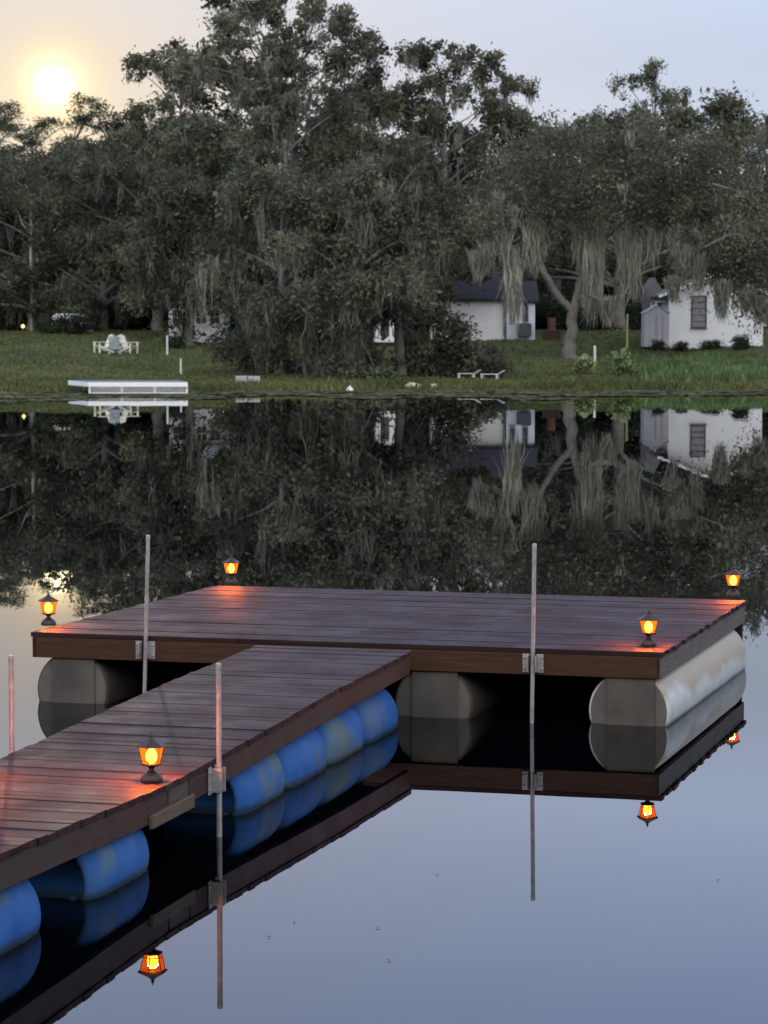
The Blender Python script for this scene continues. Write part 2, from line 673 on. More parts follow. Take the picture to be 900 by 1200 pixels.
def curve(a, b, bend, k=6):
    a, b = np.asarray(a, float), np.asarray(b, float)
    t = np.linspace(0, 1, k)[:, None]
    m = (a + b) / 2 + np.asarray(bend, float)
    return (1 - t) ** 2 * a + 2 * t * (1 - t) * m + t ** 2 * b


def grow(seed, paths, blobs, leaf=(0.26, 0.13), per=90, csize=0.55, cflat=0.75, droop=0.0,
         moss=0, moss_len=1.6, moss_w=0.065, moss_n=16, moss_at=None, twig=0.018, hang=0.3, dropout=0.0):
    """paths: trunk and limbs as [(x,y,z,r), ...]; blobs: (cx,cy,cz, rx,ry,rz, n clusters).
    Returns meshes for trunk, crown and moss."""
    rng = np.random.default_rng(seed)
    lb = Limbs()
    nodes, nrad = [], []
    for i, p in enumerate(paths):
        p = np.asarray(p, float)
        # resample smoothly
        k = len(p)
        tt = np.linspace(0, k - 1, max(4, (k - 1) * 4 + 1))
        cols = []
        for c in range(4):
            # Catmull-Rom
            P = np.concatenate([[2 * p[0, c] - p[1, c]], p[:, c], [2 * p[-1, c] - p[-2, c]]])
            j = np.minimum(tt.astype(int), k - 2)
            u = tt - j
            p0, p1, p2, p3 = P[j], P[j + 1], P[j + 2], P[j + 3]
            cols.append(0.5 * (2 * p1 + (p2 - p0) * u + (2 * p0 - 5 * p1 + 4 * p2 - p3) * u ** 2 + (3 * p1 - p0 - 3 * p2 + p3) * u ** 3))
        q = np.stack(cols, 1)
        q[1:-1, :3] += rng.normal(size=(len(q) - 2, 3)) * q[1:-1, 3:4] * 0.16
        q[:, 3] = np.maximum(q[:, 3], 0.012)
        lb.add(q[:, :3], q[:, 3], 9 if q[0, 3] > 0.15 else 6)
        start = len(q) // 2 if i == 0 else 1
        nodes += list(q[start:, :3])
        nrad += list(q[start:, 3])
    cl = []
    for (cx, cy, cz, rx, ry, rz, n) in blobs:
        d = unit(rng.normal(size=(n, 3)))
        r = rng.uniform(0, 1, n) ** 0.42
        cl.append(np.array([cx, cy, cz]) + d * r[:, None] * [rx, ry, rz])
    cl = np.concatenate(cl)
    N = np.array(nodes)
    R = np.array(nrad)
    dmin = np.array([np.min(np.linalg.norm(N - c, axis=1)) for c in cl])
    for c in cl[np.argsort(dmin)]:
        pen = np.linalg.norm(N - c, axis=1) + np.maximum(0, N[:, 2] - c[2]) * (0.5 if droop < .5 else 0.0)
        j = int(np.argmin(pen))
        L = np.linalg.norm(N[j] - c)
        if L < 0.15:
            continue
        bend = np.array([rng.normal() * 0.12 * L, rng.normal() * 0.12 * L, (0.10 + 0.22 * droop) * L])
        p = curve(N[j], c, bend, 5)
        r0 = min(R[j] * 0.7, twig + 0.012 * L)
        rr = np.linspace(r0, 0.010, 5)
        lb.add(p, rr, 4)
        N = np.concatenate([N, p[2:]])
        R = np.concatenate([R, rr[2:]])
    # leaves
    keep = rng.uniform(size=len(cl)) >= dropout
    cc = cl[keep]
    cnt = np.maximum(8, (per * rng.uniform(0.45, 1.5, len(cc)))).astype(int)
    rep = np.repeat(np.arange(len(cc)), cnt)
    sz = csize * rng.uniform(0.6, 1.4, len(cc))
    off = rng.normal(size=(len(rep), 3))
    C = cc[rep] + off * sz[rep][:, None] * [1, 1, cflat]
    if droop:
        C[:, 2] -= np.abs(rng.normal(size=len(C))) * sz[rep] * droop * 1.6
    tone_c = rng.uniform(0.6, 1.45, len(cc))
    V, Q = leaf_quads(rng, C, leaf[0], leaf[1], 0.25, hang)
    tone = np.repeat(tone_c[rep] * rng.uniform(0.75, 1.25, len(rep)), 4)
    out = {'trunk': lb.mesh('trunk'), 'crown': np_mesh('crown', V, Q, tone)}
    if moss:
        cand = np.concatenate([N[N[:, 2] > np.percentile(N[:, 2], 8)], cl])
        P = cand[rng.integers(0, len(cand), moss)]
        P = P + rng.normal(size=P.shape) * [0.2, 0.2, 0.1]
        MV, MQ = moss_strips(rng, P, moss_n, moss_len, moss_w, 0.22)
        if moss_at is not None:
            pts = np.array([[m[0], m[1], m[2]] for m in moss_at])
            V2, Q2 = moss_strips(rng, pts, 125, [m[3] * 1.12 for m in moss_at], 0.075, 0.27)
            MQ = np.concatenate([MQ, Q2 + len(MV)])
            MV = np.concatenate([MV, V2])
        t = np.repeat(rng.uniform(0.7, 1.25, len(MV) // 10), 10)
        out['moss_clumps'] = np_mesh('moss_clumps', MV, MQ, t)
    return out


def auto(seed, h, Rc, fork=0.28, r0=0.4, nblob=18, low=0.25, blob=(2.2, 1.7), ncl=14, top=1.0, spread=0.5, extra=(), **kw):
    """a tree with limbs that end in a crown made of separate masses"""
    rng = np.random.default_rng(seed + 1000)
    zf = h * fork
    lean = rng.normal(size=2) * 0.03 * h
    tz = h * top * 0.8
    trunk = [(0, 0, -0.4, r0 * 1.35), (0, 0, 0.5, r0), (lean[0] * .4, lean[1] * .4, zf, r0 * .8),
             (lean[0], lean[1], (zf + tz) / 2, r0 * .5), (lean[0] * 1.2, lean[1] * 1.2, tz, r0 * .18)]
    paths, blobs, cen = [trunk], [], []
    tries = 0
    while len(cen) < nblob and tries < 4000:
        tries += 1
        t = rng.uniform(0, 1)
        z = h * (low + (0.96 - low) * t)
        env = Rc * math.sqrt(max(0.02, 1 - ((t - 0.38) / 0.68) ** 2))
        a = rng.uniform(0, 2 * PI)
        r = env * rng.uniform(0.25, 1) ** 0.6
        p = np.array([r * math.cos(a) + lean[0], r * math.sin(a) + lean[1], z])
        if all(np.linalg.norm((p - c) / [1, 1, 0.8]) > blob[0] * spread * 1.7 for c in cen):
            cen.append(p)
    for p in cen:
        s = rng.uniform(0.75, 1.25)
        blobs.append((p[0], p[1], p[2], blob[0] * s, blob[0] * s, blob[1] * s, max(4, int(ncl * s))))
        zs = np.clip(p[2] - rng.uniform(0.25, 0.6) * math.hypot(p[0], p[1]) - 0.5, zf * .8, tz * .95)
        f = zs / tz
        st = np.array([lean[0] * f * 1.1, lean[1] * f * 1.1, zs])
        rr = r0 * (0.5 - 0.36 * f)
        c = curve(st, p, [rng.normal() * .4, rng.normal() * .4, 0.12 * np.linalg.norm(p - st)], 5)
        rad = np.linspace(rr, 0.03, 5)
        paths.append([(*q, x) for q, x in zip(c, rad)])
    # single boughs that hang lower than the crown
    for e in extra:
        zs = min(max(zf, e[2] + 2.2), tz * .7)
        f = zs / tz
        st = np.array([lean[0] * f, lean[1] * f, zs])
        p = np.array(e[:3])
        c = curve(st, p, [0, 0, 0.30 * np.linalg.norm(p - st)], 6)
        paths.append([(*q, x) for q, x in zip(c, np.linspace(r0 * .28, 0.02, 6))])
        blobs.append(e)
    return grow(seed, paths, blobs, **kw)


def plant_tree(parts, mats, name, label, cat, loc, rz=0.0, scale=(1, 1, 1), group=None):
    t = thing(name, label, cat, loc, rz, group)
    t.scale = scale
    for k, me in parts.items():
        link(k, me, mats[k], t)
    return t


OAKM = {'trunk': M['bark'], 'crown': M['oak'], 'moss_clumps': M['moss_dim']}
OAKB = {'trunk': M['bark'], 'crown': M['oak_b'], 'moss_clumps': M['moss_dim']}
PALE = {'trunk': M['bark_pale'], 'crown': M['oak_b'], 'moss_clumps': M['moss_dim']}
WEEP = {'trunk': M['bark'], 'crown': M['weep'], 'moss_clumps': M['moss_dim']}
PINE = {'trunk': M['bark_dark'], 'crown': M['pine'], 'moss_clumps': M['moss_dim']}


def base(px, d):
    x = (px - CX) * d / F_PX
    return Vector((x, d, G(x, d)))


def height_to(px, py, d):
    return at_y(px, py, d).z - base(px, d).z

#@@TREES
# ------------------------------------------------------------------ templates
tp_oak = auto(3, 15, 8.5, 0.25, 0.42, 22, 0.20, (1.75, 1.0), 13, per=105, csize=0.40, cflat=.6, twig=.03, moss=110, moss_len=1.8, droop=0.6, leaf=(0.38, 0.15), hang=.7)
tp_oak2 = auto(8, 17, 8.0, 0.30, 0.40, 22, 0.20, (1.75, 1.0), 13, per=105, csize=0.40, cflat=.6, twig=.03, moss=100, moss_len=1.6, droop=0.5, leaf=(0.38, 0.15), hang=.6)
tp_airy = auto(14, 24, 7.8, 0.34, 0.40, 40, 0.30, (1.4, 0.95), 8, per=85, csize=0.33, cflat=.7, moss=90, moss_len=1.3, droop=0.15, leaf=(0.34, 0.16), spread=.42)
tp_airy2 = auto(15, 24, 7.4, 0.30, 0.42, 38, 0.28, (1.45, 0.95), 8, per=85, csize=0.34, cflat=.7, moss=120, moss_len=1.4, droop=0.2, leaf=(0.34, 0.16), spread=.42)
tp_low = auto(16, 15, 8.5, 0.16, 0.42, 34, 0.09, (1.75, 1.15), 11, per=100, csize=0.42, twig=.03, moss=120, moss_len=1.8, droop=0.8, leaf=(0.40, 0.14), hang=.9, spread=.45)
tp_pine = auto(21, 28, 5.8, 0.52, 0.36, 26, 0.50, (1.35, 0.75), 9, per=80, csize=0.36, cflat=0.6, leaf=(0.36, 0.09), twig=0.02)
tp_dense = auto(31, 16, 7.0, 0.15, 0.35, 30, 0.04, (2.3, 2.0), 14, per=85, csize=0.75, leaf=(0.36, 0.2), droop=0.2, moss=60)


def put(tp, h0, mats, name, px, d, top, label, rz=0.0, wid=1.0, group=None, cat='tree'):
    """place a tree so that its top reaches the measured height"""
    b = base(px, d)
    s = height_to(px, top, d) / h0
    return plant_tree(tp, mats, name, label, cat, b, rz, (s * wid, s * wid, s), group)


# --- the row far behind, on the skyline
put(tp_pine, 28, PINE, 'pine_tree', 30, 330, 104, 'airy pine below the left rim of the low sun, sky between its branches', 0.4, 1.25)
put(tp_pine, 28, PINE, 'pine_tree', 112, 322, 100, 'round-topped pine just right of the low sun', 2.6, 1.35)
put(tp_pine, 28, PINE, 'pine_tree', -30, 335, 108, 'pine at the left border of the picture, far behind the lawn', 4.4, 1.3)
put(tp_pine, 28, PINE, 'pine_tree', 70, 345, 138, 'pine standing directly under the low sun', 1.4, 1.3)
put(tp_pine, 28, PINE, 'pine_tree', 148, 338, 130, 'lower pine at the right end of the pines by the sun', 3.4, 1.3)
put(tp_airy, 24, OAKB, 'oak_tree', 160, 300, 165, 'low far tree in the dip between the sun and the tallest tree', 1.0, 1.2)

# --- tallest tree and its neighbours
put(tp_airy2, 24, OAKM, 'oak_tree', 292, 205, -34, 'tallest tree of the shore, its airy crown cut by the top border', 2.1, 1.05)
put(tp_airy, 24, OAKM, 'oak_tree', 348, 212, -14, 'tree just right of the tallest one, its top also reaching the top border', 0.6, 0.85)
put(tp_airy, 24, OAKM, 'oak_tree', 215, 215, 45, 'airy tree on the left shoulder of the tallest tree', 4.0, 0.95)
put(tp_airy2, 24, OAKB, 'oak_tree', 420, 200, 20, 'open-crowned tree on the right shoulder of the tallest tree', 5.2, 0.9)
put(tp_airy, 24, OAKB, 'oak_tree', 520, 198, 42, 'open-crowned tree left of the dip in the skyline, sky through its twigs', 0.7, 0.95)
put(tp_airy, 24, OAKM, 'oak_tree', 575, 215, 78, 'thin-topped tree on the left slope of the skyline dip', 3.3, 0.8)
put(tp_oak2, 17, OAKB, 'oak_tree', 650, 235, 122, 'rounded olive tree filling the lowest dip in the skyline', 1.7, 1.0)
put(tp_airy2, 24, OAKM, 'oak_tree', 752, 240, 62, 'tree whose two tufted tips rise highest on the right side', 2.9, 0.8)
put(tp_oak2, 17, OAKM, 'oak_tree', 845, 230, 92, 'broad tree behind the gabled white house', 0.2, 1.05)
put(tp_oak2, 17, OAKM, 'oak_tree', 940, 225, 98, 'broad tree at the right border behind the gabled white house', 2.2, 1.05)
put(tp_oak, 15, OAKM, 'oak_tree', 725, 205, 135, 'mossy oak behind the forked trunk, under the tufted tips', 4.8, 1.1)

# --- left mass behind the lawn
put(tp_low, 15, OAKM, 'live_oak', -25, 215, 182, 'mossy oak at the left border above the lawn', 0.9, 1.0)
put(tp_low, 15, PALE, 'live_oak', 38, 208, 186, 'mossy oak with a pale bare trunk at the left of the lawn', 3.9, 1.0)
put(tp_low, 15, OAKM, 'live_oak', 122, 206, 170, 'mossy oak behind the three lawn chairs', 5.4, 0.95)
put(tp_oak, 15, OAKB, 'live_oak', 185, 202, 140, 'mossy oak right of the three lawn chairs, above the white cottage', 1.9, 1.0)
put(tp_oak2, 17, OAKM, 'live_oak', 250, 186, 128, 'mossy oak directly below the tallest tree, in front of it', 2.7, 0.95)
put(tp_oak, 15, OAKB, 'live_oak', 345, 182, 110, 'mossy oak in the middle of the shore, behind the drooping trees', 0.3, 1.0)
put(tp_oak2, 17, OAKM, 'live_oak', 455, 180, 122, 'mossy oak behind the white garden shed with the red roof', 4.1, 0.95)
put(tp_oak, 15, OAKM, 'live_oak', 545, 200, 132, 'mossy oak whose moss hangs over the dark roofed house', 5.9, 1.0)

# --- woodland behind everything
rnd = random.Random(5)
for i, px in enumerate(range(-140, 1090, 62)):
    d = 255 + rnd.uniform(-6, 25)
    b = base(px + rnd.uniform(-12, 12), d)
    s = rnd.uniform(0.95, 1.15)
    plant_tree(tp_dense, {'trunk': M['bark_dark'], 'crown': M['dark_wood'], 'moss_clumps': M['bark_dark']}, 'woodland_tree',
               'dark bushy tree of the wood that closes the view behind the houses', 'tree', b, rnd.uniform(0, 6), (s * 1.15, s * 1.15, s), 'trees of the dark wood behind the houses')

# --- the drooping trees in front, down to the water
def weeping(seed, px, d, top, wpx, lean=0.0, label='', low=0.03, **kw):
    b = base(px, d)
    h = height_to(px, top, d)
    Rc = wpx * d / F_PX / 2
    ex = []
    for (qx, qy, rx, rz, n_) in kw.pop('boughs', ()):
        q = at_y(qx, qy, d)
        ex.append((q.x - b.x, kw.get('seed', 0) + (n_ % 3 - 1) * 0.9, q.z - b.z, rx * d / F_PX, 0.9, rz * d / F_PX, n_))
    p = auto(seed, h, Rc, 0.22, 0.30, kw.pop('nblob', 22), low, (1.45, 1.0), 12, per=110, csize=0.38, cflat=0.65, droop=0.65, twig=.036,
             leaf=(0.30, 0.13), hang=0.5, moss=kw.pop('moss', 90), moss_len=2.3, moss_w=0.06, spread=0.58, extra=ex)
    return plant_tree(p, WEEP, 'live_oak', label, 'tree', b, 0, (1, 1, 1))


weeping(41, 328, 146, 185, 165, label='drooping grey-green oak nearest the water, left one of the weeping trees', low=0.27,
        boughs=[(268, 395, 20, 18, 7), (290, 415, 24, 20, 11), (318, 408, 16, 24, 9), (300, 436, 28, 8, 8), (340, 430, 14, 14, 5)])
weeping(42, 405, 143, 205, 180, label='drooping grey-green oak nearest the water, middle one of the weeping trees', low=0.25,
        boughs=[(387, 408, 8, 26, 6), (402, 432, 16, 10, 6), (428, 414, 14, 22, 8), (440, 434, 20, 8, 7)])
weeping(43, 470, 146, 170, 165, label='drooping grey-green oak nearest the water, right one of the weeping trees', low=0.31,
        boughs=[(474, 412, 16, 20, 8), (502, 424, 24, 14, 10), (528, 404, 18, 20, 8), (520, 374, 15, 20, 9), (537, 388, 8, 18, 6), (550, 416, 22, 18, 10), (576, 428, 16, 11, 6), (520, 440, 28, 6, 8)])
weeping(44, 222, 177, 200, 130, label='drooping oak between the white cottage and the weeping trees', low=0.33, moss=70,
        boughs=[(204, 374, 9, 12, 3), (256, 384, 8, 16, 4), (226, 356, 20, 6, 3), (216, 390, 10, 5, 2)])

# --- the forked oak on the right
d = 164.0
b = base(668, d)


def loc(px, py, dy=0.0):
    p = at_y(px, py, d + dy)
    return (p.x - b.x, dy, p.z - b.z)


trunk = [(0, 0, -0.5, 0.60), (*loc(668, 412), 0.46), (*loc(670, 385), 0.36), (*loc(674, 358), 0.34), (*loc(684, 325, 0.3), 0.27),
         (*loc(696, 285, 0.8), 0.23), (*loc(708, 240, 1.2), 0.17), (*loc(722, 190, 1.2), 0.08)]
limbs = [
    [(*loc(671, 366), 0.26), (*loc(655, 348, -.2), 0.24), (*loc(642, 328, -.5), 0.21), (*loc(629, 298, -.8), 0.18), (*loc(622, 262, -1), 0.13), (*loc(612, 215, -1), 0.06)],
    [(*loc(676, 352), 0.16), (*loc(688, 345, -.8), 0.12), (*loc(700, 350, -1.6), 0.09), (*loc(716, 356, -2.2), 0.05)],
    [(*loc(690, 306, .5), 0.18), (*loc(668, 265, 1), 0.13), (*loc(650, 220, 2), 0.07)],
    [(*loc(694, 292, .6), 0.18), (*loc(735, 255, -1), 0.14), (*loc(790, 232, -2), 0.10), (*loc(845, 220, -2), 0.05)],
    [(*loc(706, 246, 1), 0.14), (*loc(760, 200, 2), 0.09), (*loc(815, 165, 3), 0.05)],
    [(*loc(626, 280, -1), 0.12), (*loc(600, 262, -1.5), 0.09), (*loc(582, 268, -2), 0.05)],
]
rngb = random.Random(17)
blobs = []
for (px, py, rx, rz, n) in [(590, 225, 34, 26, 22), (622, 190, 40, 28, 26), (655, 160, 42, 26, 26), (690, 205, 44, 30, 30), (720, 165, 42, 28, 26),
                            (745, 220, 44, 26, 30), (765, 175, 42, 28, 26), (800, 215, 44, 30, 30), (815, 165, 44, 28, 26), (850, 205, 44, 32, 30),
                            (640, 232, 40, 18, 22), (705, 245, 40, 14, 16), (775, 245, 40, 14, 18), (835, 248, 44, 18, 22), (575, 255, 24, 20, 14)]:
    for dy in (-2.2, 2.0):
        c = loc(px + rngb.uniform(-10, 10), py + rngb.uniform(-6, 6), dy)
        blobs.append((c[0], dy + rngb.uniform(-1, 1), c[2], rx * d / F_PX, 2.2, rz * d / F_PX, n // 2 + 3))
ms = []
for (px, py, L, dy) in [(627, 258, 3.2, -1), (621, 256, 2.8, -1.4), (632, 262, 2.2, -.7), (626, 276, 2.4, -1),
                        (680, 264, 2.6, -.9), (686, 262, 3.8, -1.2), (693, 264, 4.2, -1.1), (699, 262, 3.4, -.8), (690, 285, 3.6, -1), (697, 305, 4.0, -.8),
                        (731, 268, 3.6, -1.4), (736, 276, 3.4, -1.5), (744, 284, 3.6, -1.7), (733, 300, 2.4, -1.5),
                        (765, 258, 2.9, -1.8), (712, 350, 1.6, -2.2), (690, 348, 1.4, -.8),
                        (598, 290, 4.0, -2), (603, 305, 4.3, -1.8), (592, 268, 2.6, -2), (560, 295, 1.8, -2), (572, 285, 2.0, -2), (582, 228, 2.0, -2), (600, 242, 1.4, -2), (790, 262, 2.0, -2)]:
    c = loc(px, py, dy)
    ms.append((*c, L))
p = grow(51, [trunk] + limbs, blobs, per=105, csize=0.55, droop=0.5, moss=26, moss_len=0.9, moss_at=ms, leaf=(0.25, 0.12))
plant_tree(p, {'trunk': M['bark'], 'crown': M['oak'], 'moss_clumps': M['moss']}, 'live_oak',
           'big live oak with bare forked trunk and long grey moss, between two white houses', 'tree', b)

# --- oak at the right border whose boughs hang before the gabled house
d = 157.0
b = base(930, d)
trunk = [(0, 0, -0.5, 0.55), (*loc(930, 400), 0.42), (*loc(926, 340), 0.34), (*loc(915, 270), 0.26), (*loc(900, 200), 0.14), (*loc(890, 150), 0.06)]
limbs = [[(*loc(924, 330), 0.22), (*loc(895, 290, -.5), 0.16), (*loc(860, 275, -1), 0.10), (*loc(825, 290, -1), 0.05)],
         [(*loc(918, 290), 0.2), (*loc(880, 235, .5), 0.14), (*loc(835, 215, 1), 0.06)],
         [(*loc(926, 320), 0.2), (*loc(960, 270, .5), 0.14), (*loc(1000, 250, 1), 0.06)]]
blobs = []
for (px, py, rx, rz, n) in [(868, 300, 26, 34, 26), (850, 270, 34, 26, 22), (900, 315, 16, 26, 12), (838, 292, 14, 20, 9), (812, 280, 16, 20, 8), (900, 260, 36, 32, 24), (893, 352, 9, 26, 8), (868, 338, 9, 18, 7), (846, 318, 16, 12, 9), (803, 312, 12, 10, 6), 
                             (870, 225, 40, 26, 22), (915, 200, 40, 30, 22), (960, 240, 46, 34, 24), (990, 290, 40, 40, 22), (880, 170, 36, 24, 18), (940, 320, 34, 34, 18)]:
    c = loc(px, py, 0)
    blobs.append((c[0], rngb.uniform(-1.2, 1.2), c[2], rx * d / F_PX, 1.6, rz * d / F_PX, n))
ms = []
for (px, py, L) in [(818, 300, 2.2), (802, 310, 1.4), (790, 325, 1.5), (836, 320, 2.0), (846, 330, 2.2), (856, 330, 1.5), (876, 340, 1.4), (884, 350, 1.4), (806, 290, 1.6), (864, 330, 1.8), (893, 350, 1.6)]:
    c = loc(px, py, -0.6)
    ms.append((*c, L))
p = grow(52, [trunk] + limbs, blobs, per=100, csize=0.48, droop=0.9, moss=60, moss_len=1.2, moss_at=ms[::2], moss_w=0.06, leaf=(0.24, 0.10), hang=0.8)
plant_tree(p, WEEP, 'live_oak', 'oak at the right border drooping in front of the gabled white house', 'tree', b)

# bare pale dead boughs seen in the left wood
def snag(px, d, pts, label):
    bb = base(px, d)
    t = thing('dead_tree', label, 'dead tree', bb)
    lb = Limbs()
    for path in pts:
        q = []
        for (x, y, r) in path:
            w = at_y(x, y, d)
            q.append((w.x - bb.x, random.Random(int(x * y)).uniform(-.4, .4), w.z - bb.z, r))
        q = np.array(q)
        lb.add(q[:, :3], q[:, 3], 7)
    link('trunk', lb.mesh('trunk'), M['bark_pale'], t)


snag(36, 205, [[(38, 396, 0.16), (37, 330, 0.15), (36, 285, 0.14), (37, 230, 0.10), (30, 216, 0.05)], [(37, 268, 0.12), (50, 255, 0.09), (62, 252, 0.04)], [(36, 275, 0.1), (26, 262, 0.07), (18, 240, 0.03)]],
     'pale bare trunk with two stub branches at the far left of the wood')

# shrubs under the trees
tp_shrub = grow(71, [[(0, 0, -0.1, 0.06), (0, 0, 0.3, 0.05), (0, 0, 0.7, 0.03)]], [(0, 0, 0.7, 0.9, 0.8, 0.6, 26), (0.5, 0.1, 0.5, 0.7, 0.6, 0.5, 12), (-0.5, 0, 0.45, 0.7, 0.6, 0.45, 12)], per=60, csize=0.22, leaf=(0.16, 0.08))
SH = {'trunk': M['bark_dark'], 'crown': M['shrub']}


def shrub(px, d, s, label, group=None, wid=1.0, mats=SH, rz=0.0):
    return plant_tree(tp_shrub, mats, 'shrub', label, 'shrub', base(px, d), rz, (s * wid, s, s), group)


shrub(770, 171, 0.6, 'dark shrub at the foot of the lilac shed', rz=1)
shrub(797, 172.6, 0.5, 'dark shrub below the wall left of the house window', wid=1.5, rz=2)
shrub(833, 172.6, 0.5, 'dark shrub below the wall right of the house window', wid=1.6, rz=3)
shrub(868, 171, 0.75, 'dark shrub at the right end of the gabled house', rz=4)
shrub(550, 149, 1.3, 'rounded green shrub on the shore behind the white lounge chairs', wid=1.3)
shrub(563, 156, 1.1, 'smaller green shrub at the right of the shore shrub', rz=2)
shrub(100, 200, 1.2, 'low dark shrub at the top of the lawn, left of the chairs', rz=2)
shrub(88, 193, 1.3, 'dark shrub half hiding the white trailer', rz=1)
shrub(64, 193, 1.1, 'dark shrub at the left end of the white trailer', rz=3)
shrub(206, 173, 0.7, 'dark shrub under the left window of the white cottage', rz=3)
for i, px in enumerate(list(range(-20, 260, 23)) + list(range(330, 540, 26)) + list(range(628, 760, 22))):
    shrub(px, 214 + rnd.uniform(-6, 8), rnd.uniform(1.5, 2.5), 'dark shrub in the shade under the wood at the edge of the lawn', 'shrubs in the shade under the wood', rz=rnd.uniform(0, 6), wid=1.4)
PSH = {'trunk': M['bark'], 'crown': M['pale']}
tp_pale = grow(72, [[(0, 0, -0.1, 0.04), (0, 0, 0.3, 0.03), (0.05, 0, 0.6, 0.02)]], [(0, 0, 0.65, 0.6, 0.5, 0.55, 26)], per=16, csize=0.2, leaf=(0.34, 0.2), droop=0.4)
plant_tree(tp_pale, PSH, 'pale_shrub', 'pale yellow-green shrub in front of the forked trunk, the shorter of two', 'shrub', base(684, 146), 0, (1.0, 0.9, 0.85))
plant_tree(tp_pale, PSH, 'pale_shrub', 'pale yellow-green shrub right of the forked trunk, the taller of two', 'shrub', base(729, 146), 2, (1.1, 1.0, 1.15))
#@@ENDTREES

# ------------------------------------------------------------------ ground, water
def ground():
    xs = np.unique(np.concatenate([np.linspace(-900, -160, 16), np.linspace(-160, -45, 40), np.linspace(-45, 45, 120), np.linspace(45, 160, 40), np.linspace(160, 900, 16)]))
    ys = np.unique(np.concatenate([np.linspace(-300, -12, 12), np.linspace(-12, 14, 40), np.linspace(14, 118, 24), np.linspace(118, 215, 150), np.linspace(215, 400, 30), np.linspace(400, 3000, 14)]))
    X, Y = np.meshgrid(xs, ys)
    Z = gz(X, Y)
    V = np.stack([X, Y, Z], -1).reshape(-1, 3)
    ny, nx = X.shape
    i = np.arange(nx * ny).reshape(ny, nx)
    Q = np.stack([i[:-1, :-1], i[:-1, 1:], i[1:, 1:], i[1:, :-1]], -1).reshape(-1, 4)
    o = link('ground', np_mesh('ground', V, Q, smooth=True), M['ground'])
    o['kind'] = 'structure'
    W = np.array([[-260, -2, 0], [260, -2, 0], [260, 160, 0], [-260, 160, 0]], float)
    w = link('water', np_mesh('water', W, np.array([[0, 1, 2, 3]])), M['water'])
    w['kind'] = 'structure'


ground()


def blades(name, X, Y, hmin, hmax, wd, mat, seed, kind='stuff', per=3):
    rng = np.random.default_rng(seed)
    n = len(X)
    Z = gz(X, Y)
    h = rng.uniform(hmin, hmax, n)
    a = rng.uniform(0, PI, n)
    s = np.stack([np.cos(a), np.sin(a), 0 * a], 1) * (wd * rng.uniform(.6, 1.4, n))[:, None]
    c = np.stack([X, Y, Z - 0.03], 1)
    lean = np.stack([rng.normal(size=n) * .35, rng.normal(size=n) * .35, np.ones(n)], 1) * h[:, None]
    V = np.stack([c - s, c + s, c + lean + s * .15, c + lean - s * .15], 1).reshape(-1, 3)
    o = link(name, np_mesh(name, V, np.arange(4 * n).reshape(n, 4), np.repeat(rng.uniform(.7, 1.3, n), 4)), mat)
    o['kind'] = kind
    return o


rg = np.random.default_rng(77)
n = 70000
Y = 133 + 72 * rg.uniform(0, 1, n) ** 1.5
X = rg.uniform(-1, 1, n) * (Y * 0.165 + 3)
k = Y > shore(X) + 0.3
tag(blades('grass', X[k], Y[k], 0.05, 0.17, 0.10, M['grass'], 1), 'short lawn grass on the far bank', 'grass')
n = 26000
Y = rg.uniform(136, 165, n)
X = rg.uniform(14, 34, n)
k = (Y > shore(X) + 2) & (rg.uniform(size=n) < smooth(14, 18, X)) & (Y < 158 + 4 * np.sin(X))
tag(blades('tall_grass', X[k], Y[k], 0.2, 0.8, 0.11, M['lush'], 2), 'lush tall grass on the bank below the gabled house', 'grass')
n = 16000
X = rg.uniform(-27, 30, n)
Y = shore(X) + rg.normal(size=n) * 0.8 + 0.4
tag(blades('shore_reeds', X, Y, 0.10, 0.42, 0.07, M['grass'], 3), 'uneven reeds and grass along the far water line', 'grass')


def weeds():
    rng = np.random.default_rng(9)
    n = 60000
    X = rng.uniform(-34, 36, n)
    t = rng.uniform(0, 1, n)
    edge = 17 + 4 * np.sin(X * .31) + 3 * np.sin(X * .83 + 2)
    Y = shore(X) + 0.5 - edge * t
    keep = (np.sin(X * .9 + Y * .5) + np.sin(X * .37 - Y * 1.1) + rng.normal(size=n) * .9 > 2.4 * t - 1.5)
    X, Y = X[keep], Y[keep]
    n = len(X)
    r = rng.uniform(.06, .24, n)
    a0 = rng.uniform(0, 2 * PI, n)
    V = []
    for j in range(4):
        a = a0 + j * PI / 2 + rng.uniform(-.3, .3, n)
        rr = r * rng.uniform(.7, 1.3, n)
        V.append(np.stack([X + np.cos(a) * rr * 1.5, Y + np.sin(a) * rr, 0.012 + np.zeros(n) + rng.uniform(0, .03, n)], 1))
    V = np.stack(V, 1).reshape(-1, 3)
    o = link('pond_weed', np_mesh('pond_weed', V, np.arange(4 * n).reshape(n, 4), np.repeat(rng.uniform(.6, 1.3, n), 4)), M['weed'])
    tag(o, 'grey-green floating pond weed along the far shore', 'pond weed', kind='stuff')


weeds()

#@@DOCK
# ------------------------------------------------------------------ the floating platform
DZ = 0.57
FL, FR, BR, BL = at_z(38, 741, DZ), at_z(774, 765, DZ), at_z(873, 703, DZ), at_z(255, 686, DZ)
plat = thing('floating_platform', 'wide brown timber swim platform on white pontoons at the end of the walkway', 'floating dock', (0, 0, 0))
rd = random.Random(11)


def tone(r, lo=0.72, hi=1.25):
    t = r.uniform(lo, hi)
    return (t * r.uniform(.96, 1.04), t, t * r.uniform(.95, 1.06))


